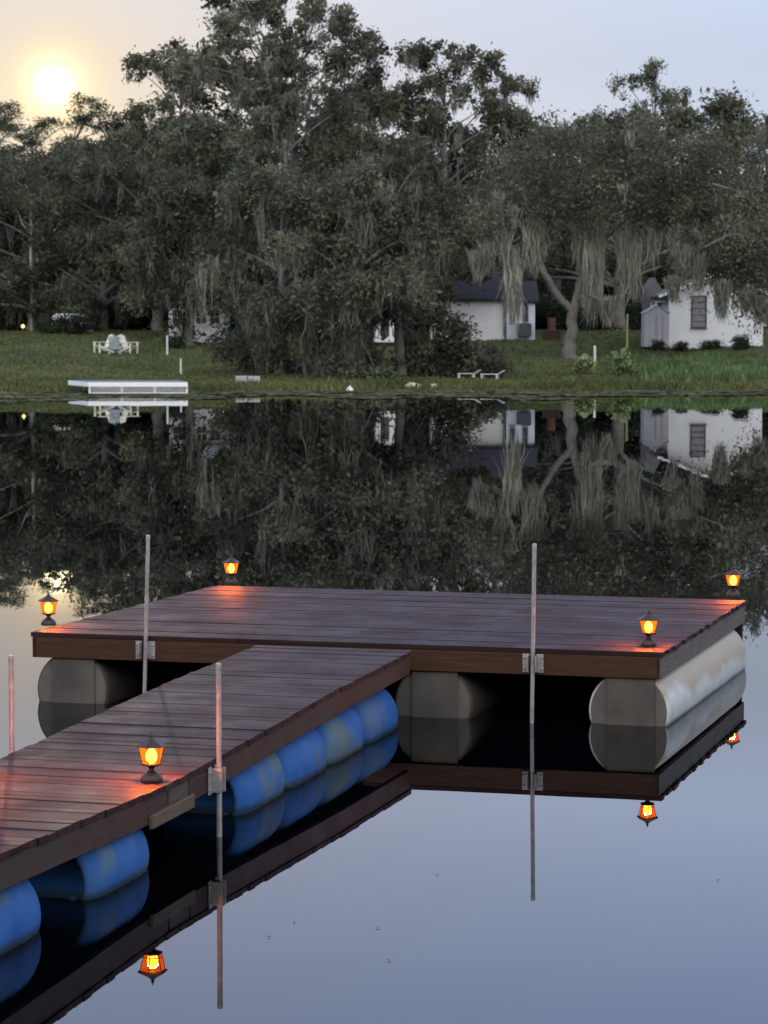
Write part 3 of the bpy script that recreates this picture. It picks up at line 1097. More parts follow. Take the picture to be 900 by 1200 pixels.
u_front = (FR - FL).normalized()
u_side = ((BR - FR) + (BL - FL)).normalized()
mb = MB()
NP = 36
for i in range(NP):
    g = 0.0015 / 4.1
    a, c = i / NP + g, (i + 1) / NP - g
    e1, e2 = rd.uniform(0.005, 0.03), rd.uniform(0.005, 0.03)
    dz = rd.uniform(-0.003, 0.003)
    p0, p1 = FL.lerp(BL, a) - u_front * e1, FR.lerp(BR, a) + u_front * e2
    p3, p2 = FL.lerp(BL, c) - u_front * e1, FR.lerp(BR, c) + u_front * e2
    # two boards butt on one of three joists
    f = (0.34, 0.66, 0.5)[i % 3]
    for (s, t_) in ((0.0, f - 0.0006), (f + 0.0006, 1.0)):
        q = [p0.lerp(p1, s), p0.lerp(p1, t_), p3.lerp(p2, t_), p3.lerp(p2, s)]
        lo = [Vector((v.x, v.y, DZ - 0.036)) for v in q]
        hi = [Vector((v.x, v.y, DZ + dz)) for v in q]
        mb.hexa(lo + hi, tone(rd, 0.62, 1.35))
deck = mb.build('deck', M['deck'], plat, bevel=0.003)


def edge_board(a, b, inward, top, h, th, name, mat, parent, out=0.0, tn=(1, 1, 1)):
    a, b, w = Vector(a), Vector(b), Vector(inward).normalized()
    a = a - w * out
    b = b - w * out
    P = [a, b, b + w * th, a + w * th]
    return MB().hexa([Vector((p.x, p.y, p.z * 0 + t - h)) for p, t in zip(P, (top[0], top[1], top[1], top[0]))] +
                     [Vector((p.x, p.y, t)) for p, t in zip(P, (top[0], top[1], top[1], top[0]))], tn).build(name, mat, parent, bevel=0.004)


FT = DZ - 0.038
edge_board(FL, FR, u_side, (FT, FT), 0.165, 0.04, 'fascia_board', M['fascia'], plat)
fb = edge_board(FR - u_side * 0.0, BR, -u_front, (FT, FT), 0.165, 0.04, 'fascia_board', M['fascia_grey'], plat, out=0.002)
fb['label'] = 'grey fascia board along the right side'
edge_board(BL, BR, -u_side, (FT, FT), 0.165, 0.04, 'fascia_board', M['fascia'], plat)
edge_board(FL, BL, u_front, (FT, FT), 0.165, 0.04, 'fascia_board', M['fascia'], plat, out=0.002)
edge_board(BL, BR, -u_side, (FT - .168, FT - .168), 0.45, 0.03, 'rear_skirt', M['joist'], plat, out=-0.1)
mb = MB()
for i in range(1, 9):
    a, b2 = FL.lerp(FR, i / 9), BL.lerp(BR, i / 9)
    a, b2 = a + u_side * 0.05, b2 - u_side * 0.05
    mb.bar((a.x, a.y, FT - 0.092), (b2.x, b2.y, FT - 0.092), 0.04, 0.16)
mb.build('joists', M['joist'], plat)
qs = [FL + u_front * .05 + u_side * .05, FR - u_front * .05 + u_side * .05, BR - u_front * .05 - u_side * .05, BL + u_front * .05 - u_side * .05]
MB().hexa([Vector((v.x, v.y, DZ - .047)) for v in qs] + [Vector((v.x, v.y, DZ - .040)) for v in qs]).build('light_baffle', M['joist'], plat)  # thin dark sheet added below the boards to stop lantern light in the gaps


def pontoon(px, mat='pontoon_shaded'):
    c0 = FL.copy()
    for _ in range(8):
        q_ = c0 + u_side * 0.05
        c0 = c0 + u_front * (((px - CX) * q_.y / F_PX - q_.x) / (u_front.x - (px - CX) / F_PX * u_front.y))
    c0 = c0 + u_side * 0.05
    c0.z = 0.10
    L = (BL - FL).length - 0.50
    z_ax = u_side
    x_ax = Vector((u_side.y, -u_side.x, 0))
    M3 = Matrix((x_ax, Vector((0, 0, 1)), z_ax)).transposed()
    r = 0.318
    o = MB().lathe([(r * .955, 0), (r * .99, 0.012), (r, 0.05), (r, L * .33), (r * 1.006, L * .335), (r * 1.006, L * .345), (r, L * .35), (r, L * .66), (r * 1.006, L * .665), (r * 1.006, L * .675), (r, L * .68),
                    (r, L - 0.05), (r * .99, L - 0.012), (r * .955, L)], c0, 40, M3=M3).build('pontoon', M[mat], plat, smooth=True)
    MB().lathe([(0.0005, -0.004), (r * .93, -0.004), (r * .945, 0.004), (r * .94, 0.02)], c0, 40, M3=M3, caps=False).build('end_cap', M['cap'], o, smooth=True)
    w = 0.185
    a = c0 - u_front * (w - 0.02) - u_side * 0.028
    e = c0 + u_front * (w + 0.02) - u_side * 0.028
    m2 = MB()
    m2.hexa([(a.x, a.y, -0.2), (e.x, e.y, -0.2), (e.x + u_side.x * .026, e.y + u_side.y * .026, -0.2), (a.x + u_side.x * .026, a.y + u_side.y * .026, -0.2),
             (a.x, a.y, 0.36), (e.x, e.y, 0.36), (e.x + u_side.x * .026, e.y + u_side.y * .026, 0.36), (a.x + u_side.x * .026, a.y + u_side.y * .026, 0.36)])
    m2.build('end_panel', M['panel'], o, bevel=0.004)
    return o


pontoon(739, 'pontoon')
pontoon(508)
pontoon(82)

# ------------------------------------------------------------------ the walkway
walk = thing('floating_walkway', 'narrow timber walkway on blue plastic drums leading out to the platform', 'floating dock')
WA = Vector((at_z(482, 760, DZ).x, at_z(482, 760, DZ).y, 0))
WB = at_z(13, 993, 0.51)
WB.z = 0
wu = (WB - WA).normalized()                 # from the platform towards the camera
wl = Vector((wu.y, -wu.x, 0))               # to the left edge
if wl.x > 0:
    wl = -wl
WW = 1.25
WLEN = (20.0 - 4.6) / abs(wu.y)
SZ = [(0, 0.556), (2.0, 0.53), (3.3, 0.495), (4.5, 0.462), (5.4, 0.445), (6.0, 0.455), (6.8, 0.48), (7.8, 0.507), (10, 0.57), (WLEN + 1, 0.86)]


def wz(s):
    return float(np.interp(s, [a for a, _ in SZ], [b_ for _, b_ in SZ]))


def wp(s, w, dz=0.0):
    p = WA + wu * s + wl * w
    return Vector((p.x, p.y, wz(s) + dz))


def s_at(px, py, z):
    """distance along the walkway of a point measured on its right edge"""
    p = at_z(px, py, z)
    p.z = 0
    return (p - WA).dot(wu)


mb = MB()
s = 0.012
while s < WLEN - 0.15:
    w_ = 0.111
    e1, e2 = rd.uniform(0.0, 0.011), rd.uniform(0, 0.011)
    dz = rd.uniform(-0.003, 0.003)
    # first board is cut along the platform's front
    q = [wp(s, -e1), wp(s + w_, -e1), wp(s + w_, WW + e2), wp(s, WW + e2)]
    t = tone(rd, 0.62, 1.35)
    mb.hexa([v + Vector((0, 0, -0.036)) for v in q][::-1] + [v + Vector((0, 0, dz)) for v in q][::-1], t)
    s += w_ + 0.003
mb.build('deck', M['deck'], walk, bevel=0.003)


def run_board(s0, s1, w, h, top, th, name, mat, tn=(1, 1, 1), steps=None):
    k = steps or max(1, int((s1 - s0) / 0.6))
    m = MB()
    R = []
    for i in range(k + 1):
        s_ = s0 + (s1 - s0) * i / k
        R.append([wp(s_, w, top - h), wp(s_, w, top), wp(s_, w + th, top), wp(s_, w + th, top - h)])
    bidx = len(m.v)
    for r in R:
        m.v += [tuple(p) for p in r]
    ou = rd.uniform(0, 30)
    for i in range(k):
        for j in range(4):
            kk = (j + 1) % 4
            u0, u1 = ou + (s1 - s0) * i / k, ou + (s1 - s0) * (i + 1) / k
            v0, v1 = j * .17, j * .17 + .15
            m.face([bidx + i * 4 + j, bidx + i * 4 + kk, bidx + (i + 1) * 4 + kk, bidx + (i + 1) * 4 + j], [(u0, v0), (u0, v1), (u1, v1), (u1, v0)], tn)
    m.face([bidx + j for j in range(4)], [(0, 0), (0, .1), (.1, .1), (.1, 0)], tn)
    m.face([bidx + k * 4 + j for j in range(4)][::-1], [(0, 0), (0, .1), (.1, .1), (.1, 0)], tn)
    return m.build(name, mat, walk, bevel=0.004)


S1 = s_at(218, 905, 0.448)
S2 = s_at(189, 917, 0.445)
run_board(0.03, S1, 0.004, 0.145, -0.037, 0.04, 'fascia_board', M['fascia_red'])
run_board(S1 + 0.012, S2, 0.006, 0.14, -0.037, 0.04, 'fascia_board', M['fascia_grey'], (0.62, 0.58, 0.55), 1)
run_board(S2 + 0.03, WLEN - .1, 0.004, 0.150, -0.037, 0.04, 'fascia_board', M['fascia_red'], (0.95, 1.0, 1.02))
run_board(S1 - 0.02, s_at(166, 928, 0.45), -0.022, 0.075, -0.135, 0.024, 'scab_board', M['scab'], (1, 1, 1), 1)
run_board(0.03, WLEN - .1, WW - 0.044, 0.145, -0.037, 0.04, 'fascia_board', M['fascia_red'])
mb = MB()
for w_ in (0.38, 0.62, 0.88):
    for k in range(int(WLEN / 0.8)):
        mb.bar(wp(k * .8 + .05, w_, -0.125), wp(k * .8 + .85, w_, -0.125), 0.04, 0.15)
mb.build('joists', M['joist'], walk)
mb = MB()
for k in range(int(WLEN / 0.5)):
    a_, b_ = k * .5 + .03, k * .5 + .53
    mb.hexa([wp(b_, .05, -.046), wp(a_, .05, -.046), wp(a_, WW - .05, -.046), wp(b_, WW - .05, -.046),
             wp(b_, .05, -.039), wp(a_, .05, -.039), wp(a_, WW - .05, -.039), wp(b_, WW - .05, -.039)])
mb.build('light_baffle', M['joist'], walk)  # added sheet that keeps lantern light from passing between the walkway boards


def drum(s0, s1, w):
    a, b_ = wp(s0, w), wp(s1, w)
    a.z, b_.z = 0.075, 0.075
    ax = (b_ - a)
    L = ax.length
    ax.normalize()
    M3 = Matrix((Vector((ax.y, -ax.x, 0)), Vector((0, 0, 1)) * (1), ax)).transposed()
    r = 0.292
    prof = [(r * .70, 0.022), (r * .74, 0.004), (r * .79, 0.0), (r * .845, 0.016), (r * .915, 0.05), (r * .972, 0.11), (r, 0.2), (r, L * .31), (r * 1.012, L * .325), (r * 1.012, L * .345), (r, L * .36), (r, L * .64), (r * 1.012, L * .655), (r * 1.012, L * .675), (r, L * .69),
            (r, L - .2), (r * .972, L - .11), (r * .915, L - .05), (r * .845, L - .016), (r * .79, L), (r * .74, L - .004), (r * .70, L - .022)]
    d_ = MB().lathe(prof, a, 36, M3=M3).build('drum', M['drum'], walk, smooth='all')
    # bung plugs on the near end
    for ang in (0.6, 3.7):
        m = MB()
        o = b_ + Vector((ax.y * math.cos(ang) * .17, -ax.x * math.cos(ang) * .17, math.sin(ang) * .17)) - ax * 0.03
        m.lathe([(0.03, 0), (0.03, 0.02), (0.02, 0.026)], o, 10, M3=M3)
        m.build('bung', M['drum'], d_)
    return d_


DS = [s_at(*p, 0) for p in ((474, 849), (432, 868), (383, 893), (331, 923), (266, 955))]
DW = 0.30
ss = 0.22
LD = 0.935
for k in range(4):
    drum(ss + k * (LD + 0.02), ss + k * (LD + 0.02) + LD, DW)
    drum(ss + k * (LD + 0.02), ss + k * (LD + 0.02) + LD, WW - DW)
sA = s_at(166, 1018, 0) - 0.06
drum(sA, sA + 0.90, DW)
drum(sA, sA + 0.90, WW - DW)
sB = s_at(35, 1090, 0) - 0.06
for k in range(3):
    drum(sB + k * 0.94, sB + k * 0.94 + 0.92, DW)
    drum(sB + k * 0.94, sB + k * 0.94 + 0.92, WW - DW)


# ------------------------------------------------------------------ poles and brackets
def pole(x, y, top, label, lean=(0, 0), r=0.0165):
    t = thing('mooring_pole', label, 'pole', (x, y, 0), 0, 'steel mooring poles of the dock')
    zb = G(x, y)
    pts = [(lean[0] * (z / top), lean[1] * (z / top), z) for z in np.linspace(zb - 0.4, top, 5)]
    MB().tube(pts, r, 14).build('pipe', M['steel'], t, smooth=True)
    e = Vector(pts[-1])
    MB().lathe([(r * 1.06, -0.03), (r * 1.08, 0), (r * .9, 0.008)], e + Vector((0, 0, 0.004)), 14).build('cap', M['steel'], t, smooth=True)
    return t


def bracket(c, u, n, parent, z0, z1):
    """two flanged plates and a hoop that hold a pole; u along the board, n outwards"""
    m = MB()
    for s_ in (-1, 1):
        p = c + u * (0.055 * s_)
        m.bar((p.x + n.x * .006, p.y + n.y * .006, z0), (p.x + n.x * .006, p.y + n.y * .006, z1), 0.055, 0.008, up=n)
        q = c + u * (0.031 * s_)
        m.bar((q.x + n.x * .04, q.y + n.y * .04, z0 + .01), (q.x + n.x * .04, q.y + n.y * .04, z1 - .01), 0.07, 0.008, up=u)
    o = m.build('pole_bracket', M['steel'], parent, bevel=0.002)
    for s_ in (-1, 1):
        for zz in (z0 + .03, z1 - .03):
            mm = MB()
            p = c + u * (0.068 * s_) + n * 0.012
            mm.lathe([(0.011, -.006), (0.011, 0.004), (0.006, 0.008)], (p.x, p.y, zz), 6, M3=Matrix((u, Vector((0, 0, 1)), n)).transposed())
            mm.build('bolt', M['steel'], o)


nf = Vector((u_front.y, -u_front.x, 0))
if nf.y > 0:
    nf = -nf
for (px, label, ln) in ((626, 'tall steel pole at the right of the platform front, mirrored down to the clear water', (0.015, 0)),
                        (169, 'tall steel pole at the left of the platform front, beyond the walkway', (0.04, 0))):
    q = at_z(px, 768, DZ - 0.05)
    k = (q - FL).dot(nf)
    f = (px - 38) / (774 - 38)
    c = FL.lerp(FR, f)
    # true point of the front edge seen at this column
    for _ in range(4):
        c = c + u_front * (((px - CX) * c.y / F_PX - c.x) / u_front.x)
    pp = c + nf * 0.042
    pole(pp.x, pp.y, 1.375, label, ln)
    bracket(Vector((c.x, c.y, 0)), u_front, nf, plat, DZ - 0.185, DZ - 0.04)
sp = s_at(248, 890, 0.462)
c = wp(sp, 0)
pp = c - wl * 0.045
pole(pp.x, pp.y, 1.03, 'short steel pole on the right edge of the walkway, lit orange by the nearest lantern', (0, 0))
bracket(Vector((c.x, c.y, 0)), wu, -wl, walk, wz(sp) - 0.20, wz(sp) - 0.035)
c = wp(sp + 0.05, WW)
sl = min(np.linspace(2, 7, 500), key=lambda s_: abs(CX + F_PX * (wp(s_, WW + .045).x / wp(s_, WW + .045).y) - 10))
sl = float(sl)
c = wp(sl, WW)
pp = c + wl * 0.045
pole(pp.x, pp.y, 1.03, 'short steel pole on the left edge of the walkway, at the left border', (0, 0))
bracket(Vector((c.x, c.y, 0)), wu, wl, walk, wz(sl) - 0.20, wz(sl) - 0.035)


# ------------------------------------------------------------------ lanterns
def make_lantern(label, loc, rz):
    t = thing('lantern', label, 'lantern', loc, rz, 'amber lanterns along the dock')
    n = 6
    MB().lathe([(0.066, 0.0), (0.068, 0.012), (0.064, 0.026), (0.050, 0.044), (0.030, 0.058), (0.018, 0.066), (0.016, 0.076), (0.024, 0.084), (0.020, 0.088)], (0, 0, 0), 20).build('foot', M['lantern'], t, smooth=True)
    MB().lathe([(0.030, 0.0885), (0.060, 0.096), (0.063, 0.102), (0.060, 0.106)], (0, 0, 0), n).build('cage_base', M['lantern'], t)
    b0, b1, z0, z1 = 0.054, 0.076, 0.106, 0.206
    gm = MB()
    gm.lathe([(b0 - .003, z0 + .001), (b1 - .003, z1 - .001)], (0, 0, 0), n, caps=False)
    gm.build('glass', M['amber'], t)
    fr = MB()
    for j in range(n):
        a = 2 * PI * j / n
        fr.tube([(math.cos(a) * b0, math.sin(a) * b0, z0), (math.cos(a) * b1, math.sin(a) * b1, z1)], 0.0026, 6)
    for (r, z) in ((b0, z0), (b0 + .19 * (b1 - b0), z0 + .019), (b1, z1)):
        for j in range(n):
            a, c_ = 2 * PI * j / n, 2 * PI * (j + 1) / n
            fr.tube([(math.cos(a) * r, math.sin(a) * r, z), (math.cos(c_) * r, math.sin(c_) * r, z)], 0.0022, 6)
    fr.build('frame', M['lantern'], t)
    MB().lathe([(0.080, 0.206), (0.094, 0.209), (0.090, 0.216), (0.055, 0.234), (0.026, 0.250), (0.013, 0.262), (0.009, 0.266), (0.012, 0.273), (0.006, 0.283), (0.002, 0.297)], (0, 0, 0), n).build('roof', M['lantern'], t)
    MB().lathe([(0.012, 0.108), (0.028, 0.120), (0.034, 0.142), (0.032, 0.165), (0.022, 0.186), (0.005, 0.199)], (0, 0, 0), 14).build('flame', M['flame'], t, smooth='all')
    ld = bpy.data.lights.new('lantern_light', 'POINT')
    ld.color = (1.0, 0.33, 0.22)
    ld.energy = 1900.0
    ld.shadow_soft_size = 0.03
    t.scale = (0.96, 0.96, 0.96)
    lo = bpy.data.objects.new('lantern_light', ld)
    lo.location = (0, 0, 0.165)
    COL.objects.link(lo)
    lo.parent = t
    return t


pl = at_z(173, 914, 0.447)
ln0 = make_lantern('amber lantern standing on the right edge of the walkway, largest of all', wp(s_at(166, 915, .447), 0.115, 0.003), 0.3)
for (px, py, z, rz, label) in ((57, 733, DZ, 0.9, 'amber lantern on the front left corner of the platform, beneath the mirrored sun'),
                               (271, 684, DZ, 0.2, 'amber lantern on the back left corner of the platform'),
                               (859, 699, DZ, 1.3, 'amber lantern on the back right corner of the platform'),
                               (760, 757, DZ, 0.6, 'amber lantern on the front right corner of the platform')):
    p = at_z(px, py, z)
    dup(ln0, (p.x, p.y, z + 0.004), rz, label=label)
sl2 = sl + 1.0
dup(ln0, wp(sl2, WW - 0.10, 0.004), 0.8, label='amber lantern on the left edge of the walkway, just out of the picture')

# ------------------------------------------------------------------ small leaves adrift
lf = None
for i, (px, py, w) in enumerate([(315, 1098, 0), (345, 1081, 1), (443, 1087, 2), (456, 1125, 1), (841, 1031, 2), (512, 1025, 0)]):
    p = at_z(px, py, 0.004)
    if lf is None:
        V = [(-.022, 0, 0), (-.008, -.011, .004), (.012, -.009, .007), (.026, 0, .003), (.012, .010, .009), (-.008, .011, .006)]
        me = bpy.data.meshes.new('floating_leaf')
        me.from_pydata(V, [], [(0, 1, 2, 3, 4, 5)])
        lf = link('floating_leaf', me, M['dark_leaf'])
        md = lf.modifiers.new('thick', 'SOLIDIFY')
        md.thickness = 0.002
        o = lf
    else:
        o = lf.copy()
        COL.objects.link(o)
    o.location = p
    o.rotation_euler = (0, 0, i * 1.3)
    o.scale = (0.42, 0.42, 0.42)
    tag(o, 'small dark fallen leaf adrift on the open mirror-smooth water', 'leaf', 'dark leaves adrift on the water')
#@@ENDDOCK

#@@HOUSES
# ------------------------------------------------------------------ the far shore's buildings
def window(parent, x, z, w, h, y, frame_m, pane_m, bars=(1, 3)):
    m = MB()
    t = 0.07
    for s_ in (-1, 1):
        m.box((x + s_ * (w / 2 - t / 2), y, z), (t, 0.08, h))
        m.box((x, y - .004, z + s_ * (h / 2 - t / 2)), (w - 2 * t - .002, 0.08, t))
    for i in range(1, bars[0] + 1):
        m.box((x - w / 2 + w * i / (bars[0] + 1), y + .01, z), (0.035, 0.04, h - 2 * t - .004))
    for i in range(1, bars[1] + 1):
        m.box((x, y + .004, z - h / 2 + h * i / (bars[1] + 1)), (w - 2 * t - .006, 0.04, 0.04))
    o = m.build('window', frame_m, parent)
    MB().box((x, y + .035, z), (w - 2 * t, 0.02, h - 2 * t)).build('pane', pane_m, o)
    MB().box((x, y - .05, z - h / 2 - .035), (w + .12, 0.14, 0.06)).build('sill', frame_m, o)
    return o


def gable_roof(name, mat, parent, x0, x1, y0, y1, z0, zr, over=0.35, ridge='X', th=0.14):
    m = MB()
    if ridge == 'X':
        ym = (y0 + y1) / 2
        sl_ = (zr - z0) / (ym - y0)
        A = [(y0 - over, z0 - over * sl_), (ym, zr), (y1 + over, z0 - over * sl_)]
        for (a, b2) in ((A[0], A[1]), (A[1], A[2])):
            m.hexa([(x0 - over, a[0], a[1]), (x1 + over, a[0], a[1]), (x1 + over, b2[0], b2[1]), (x0 - over, b2[0], b2[1]),
                    (x0 - over, a[0], a[1] + th), (x1 + over, a[0], a[1] + th), (x1 + over, b2[0], b2[1] + th), (x0 - over, b2[0], b2[1] + th)])
    else:
        xm = (x0 + x1) / 2
        sl_ = (zr - z0) / (xm - x0)
        A = [(x0 - over, z0 - over * sl_), (xm, zr), (x1 + over, z0 - over * sl_)]
        for (a, b2) in ((A[0], A[1]), (A[1], A[2])):
            m.hexa([(a[0], y0 - over, a[1]), (b2[0], y0 - over, b2[1]), (b2[0], y1 + over, b2[1]), (a[0], y1 + over, a[1]),
                    (a[0], y0 - over, a[1] + th), (b2[0], y0 - over, b2[1] + th), (b2[0], y1 + over, b2[1] + th), (a[0], y1 + over, a[1] + th)])
    return m.build(name, mat, parent)


def gable_wall(name, mat, parent, x0, x1, y0, y1, z0, ze, zr, ridge='Y'):
    """a closed house body; its gable faces the lake when the ridge runs along Y"""
    m = MB()
    if ridge == 'Y':
        xm = (x0 + x1) / 2
        poly = [(x0, 0, z0), (x1, 0, z0), (x1, 0, ze), (xm, 0, zr), (x0, 0, ze)]
        m.prism(poly, (0, y0, 0), (0, y1, 0))
    else:
        ym = (y0 + y1) / 2
        poly = [(0, y0, z0), (0, y1, z0), (0, y1, ze), (0, ym, zr), (0, y0, ze)]
        m.prism(poly, (x0, 0, 0), (x1, 0, 0))
    return m.build(name, mat, parent)


# house with the dark roof
d = 186.0
sx = d / F_PX
xo = (570 - CX) * sx
gh = at_y(570, 394, d).z
hA = thing('white_house', 'low white house under a dark roof, left of the forked oak', 'house', (xo, d, gh))
X0, X1 = (505 - 570) * sx, (591 - 570) * sx
gable_wall('wall', M['white_wall'], hA, X0, X1, 0, 6, -0.4, 2.78, 4.4, ridge='X')
gable_roof('roof', M['roof_dark'], hA, X0, X1 + 0.5, 0, 6, 2.80, 4.75, 0.4)
MB().tube([(X1 - .02, -0.10, 0), (X1 - .02, -0.10, 2.75)], 0.09, 8).build('downpipe', M['drain'], hA)
wg0, wg1 = X1 + 0.12, (626 - 570) * sx
gable_wall('wing', M['blue_wall'], hA, wg0, wg1, -0.5, 4, -0.4, 2.55, 3.7, ridge='X')
gable_roof('wing_roof', M['roof_dark'], hA, wg0 + .3, wg1, -0.5, 4, 2.56, 3.9, 0.25)
window(hA, (600 - 570) * sx, 1.75, 0.45, 1.5, -0.53, M['drain'], M['glass'], (0, 1))
window(hA, (615 - 570) * sx, 1.75, 0.45, 1.5, -0.53, M['drain'], M['glass'], (0, 1))
mb = MB().box(((613 - 570) * sx, -1.0, 0.45), (1.0, 0.9, 0.9))
mb.build('step_box', M['door'], hA)

# rust-coloured barrel and dark clutter by the wing
p = base(646, 186)
b_ = thing('rusty_barrel', 'rust-brown barrel in the dark between the house wing and the forked oak', 'barrel', p)
MB().lathe([(0.29, 0), (0.30, .02), (.29, .04), (.29, .3), (.305, .32), (.29, .34), (.29, .6), (.305, .62), (.29, .64), (.29, .86), (.30, .9), (.27, .9)], (0, 0, 0.7), 16).build('shell', M['rust'], b_, smooth=True)
MB().box((0, 0, 0.34), (1.3, 0.8, 0.68)).build('crate', M['joist'], b_)

# gabled white house
d = 175.0
sx = d / F_PX
xo = (836 - CX) * sx
gh = at_y(836, 404, d).z
hB = thing('gabled_house', 'white gabled house with a tall window, behind hanging moss at the right', 'house', (xo, d, gh))
X0, X1 = (783 - 836) * sx, (893 - 836) * sx
XM = (X0 + X1) / 2
gable_wall('wall', M['white_wall'], hB, X0, X1, 0, 8, -0.4, 3.55, 4.75)
gable_roof('roof', M['roof_grey'], hB, X0, X1, 0, 8, 3.55, 4.80, 0.75, ridge='Y')
m = MB()
sl_ = 1.25 / (XM - X0)
for s_ in (-1, 1):
    m.bar((XM + s_ * (XM - X0 + 0.8), -0.80, 3.55 - 0.8 * sl_ + .02), (XM + s_ * 0.02, -0.80, 4.80), 0.06, 0.18)
m.build('rake_trim', M['trim'], hB)
window(hB, (818 - 836) * sx, 2.25, 1.05, 2.2, -0.03, M['door'], M['pane_grey'], (0, 4))
# porch at the left with posts
m = MB()
m.box((X0 - 0.45, 2.2, 3.05), (0.9, 3.4, 0.12))
m.build('porch_roof', M['roof_grey'], hB)
m = MB()
for yy in (0.7, 3.7):
    m.box((X0 - 0.82, yy, 1.35), (0.10, 0.10, 3.25))
    m.box((X0 - 0.45, yy, 2.94), (0.6, 0.08, 0.10))
m.build('porch_posts', M['trim'], hB)
gable_wall('rear_wing', M['roof_grey'], hB, X0 - 1.0, X0 - .05, 4.6, 8.5, -0.3, 3.9, 4.7)

# lilac shed
d = 172.0
sx = d / F_PX
p = at_y(769, 401, d)
sh = thing('garden_shed', 'small lilac-grey shed leaning on the left of the gabled house', 'shed', p)
w0, w1 = (755 - 769) * sx, (784 - 769) * sx
gable_wall('wall', M['grey_wall'], sh, w0, w1, 0, 2.0, -0.3, 1.95, 2.42)
gable_roof('roof', M['grey_wall'], sh, w0, w1, 0, 2.0, 1.96, 2.46, 0.06, ridge='Y', th=0.05)
m = MB()
m.box((0.0, -0.02, 0.92), (0.02, 0.03, 1.85))
m.box(((w0 + w1) / 2 + .4, -0.02, 0.92), (0.02, 0.03, 1.85))
m.build('door_seam', M['drain'], sh)

# white cottage behind the left trees
d = 181.0
sx = d / F_PX
p = at_y(228, 397, d)
ct = thing('white_cottage', 'white cottage glimpsed through branches right of the lawn chairs', 'house', p)
w0, w1 = (198 - 228) * sx, (264 - 228) * sx
gable_wall('wall', M['white_wall'], ct, w0, w1, 0, 5, -0.4, 2.4, 3.6, ridge='X')
gable_roof('roof', M['trim'], ct, w0, w1, 0, 5, 2.4, 3.0, 0.3)
for q in (208, 236, 252):
    window(ct, (q - 228) * sx, 1.55, 0.8, 1.1, -0.03, M['trim'], M['glass'], (1, 1))
o = MB().box(((220 - 228) * sx, -0.02, 0.95), (0.8, 0.06, 1.95)).build('door', M['door'], ct)
MB().box(((220 - 228) * sx + .3, -0.08, 0.95), (0.06, 0.08, 0.06)).build('handle', M['steel'], o)

# trailer at the far left
d = 196.0
sx = d / F_PX
p = at_y(80, 392, d)
tr = thing('white_trailer', 'white camping trailer in the shade behind the lawn, left of the chairs', 'trailer', p)
tr.scale = (0.62, 0.62, 0.62)
m = MB()
prof = [(-1.9, .45), (1.9, .45), (2.05, 1.0), (1.95, 2.2), (1.5, 2.55), (-1.5, 2.55), (-1.95, 2.2), (-2.05, 1.0)]
m.prism([(x, 0, z) for x, z in prof], (0, 0, 0), (0, 2.1, 0))
m.build('body', M['car'], tr, bevel=0.05)
window(tr, -0.8, 1.75, 0.9, 0.6, -0.03, M['drain'], M['glass'], (1, 0))
window(tr, 1.15, 1.75, 0.6, 0.6, -0.03, M['drain'], M['glass'], (0, 0))
o = MB().box((0.25, -0.02, 1.35), (0.65, 0.05, 1.75)).build('door', M['trim'], tr)
for xx in (-0.45, 0.4):
    w_ = MB().lathe([(0.2, -.1), (0.32, -.09), (0.33, 0), (0.32, .09), (0.2, .1)], (xx, 0.15, 0.33), 18, M3=Matrix.Rotation(PI / 2, 3, 'X')).build('wheel', M['tyre'], tr)
MB().bar((2.0, 1.05, .5), (3.0, 1.05, .45), 0.1, 0.1).build('drawbar', M['drain'], tr)

# parked car behind the weeping trees
p = base(318, 232)
car = thing('parked_car', 'white car parked under the trees behind the left weeping oak', 'car', p, 0.1)
m = MB()
side = [(-2.15, .35), (2.15, .35), (2.2, .7), (2.1, .95), (1.2, 1.02), (.55, 1.5), (-1.0, 1.52), (-1.75, 1.08), (-2.15, 1.0), (-2.22, .7)]
m.prism([(x, 0, z) for x, z in side], (0, -.85, 0), (0, .85, 0))
m.build('body', M['car'], car, bevel=0.06)
gl = [(1.05, 1.06), (.48, 1.44), (-.95, 1.46), (-1.5, 1.1)]
MB().prism([(x, 0, z) for x, z in gl], (0, -.875, 0), (0, -.845, 0)).build('side_window', M['glass'], car)
for xx in (-1.35, 1.35):
    for yy in (-.8, .8):
        w_ = MB().lathe([(0.2, -.1), (0.32, -.1), (0.34, -.06), (.34, .06), (0.32, .1), (.2, .1)], (xx, yy, .34), 18, M3=Matrix.Rotation(PI / 2, 3, 'X')).build('wheel', M['tyre'], car)
        MB().lathe([(.19, -.108), (.19, .108)], (xx, yy, .34), 12, M3=Matrix.Rotation(PI / 2, 3, 'X')).build('rim', M['steel'], w_)

# white garden shed with a rust roof, glimpsed through the weeping oaks
d = 176.0
sx = d / F_PX
p = at_y(451, 394, d)
gs = thing('red_roof_shed', 'narrow white garden shed with a bit of rust-red roof, glimpsed between weeping oaks', 'shed', p)
gable_wall('wall', M['white_wall'], gs, -0.75, 0.75, 0, 1.8, -.4, 1.75, 2.2)
gable_roof('roof', M['roof_red'], gs, -0.75, 0.75, 0, 1.8, 1.77, 2.25, 0.1, ridge='Y', th=0.07)
o = MB().box((0, -0.02, 0.8), (0.6, 0.05, 1.6)).build('door', M['door'], gs)

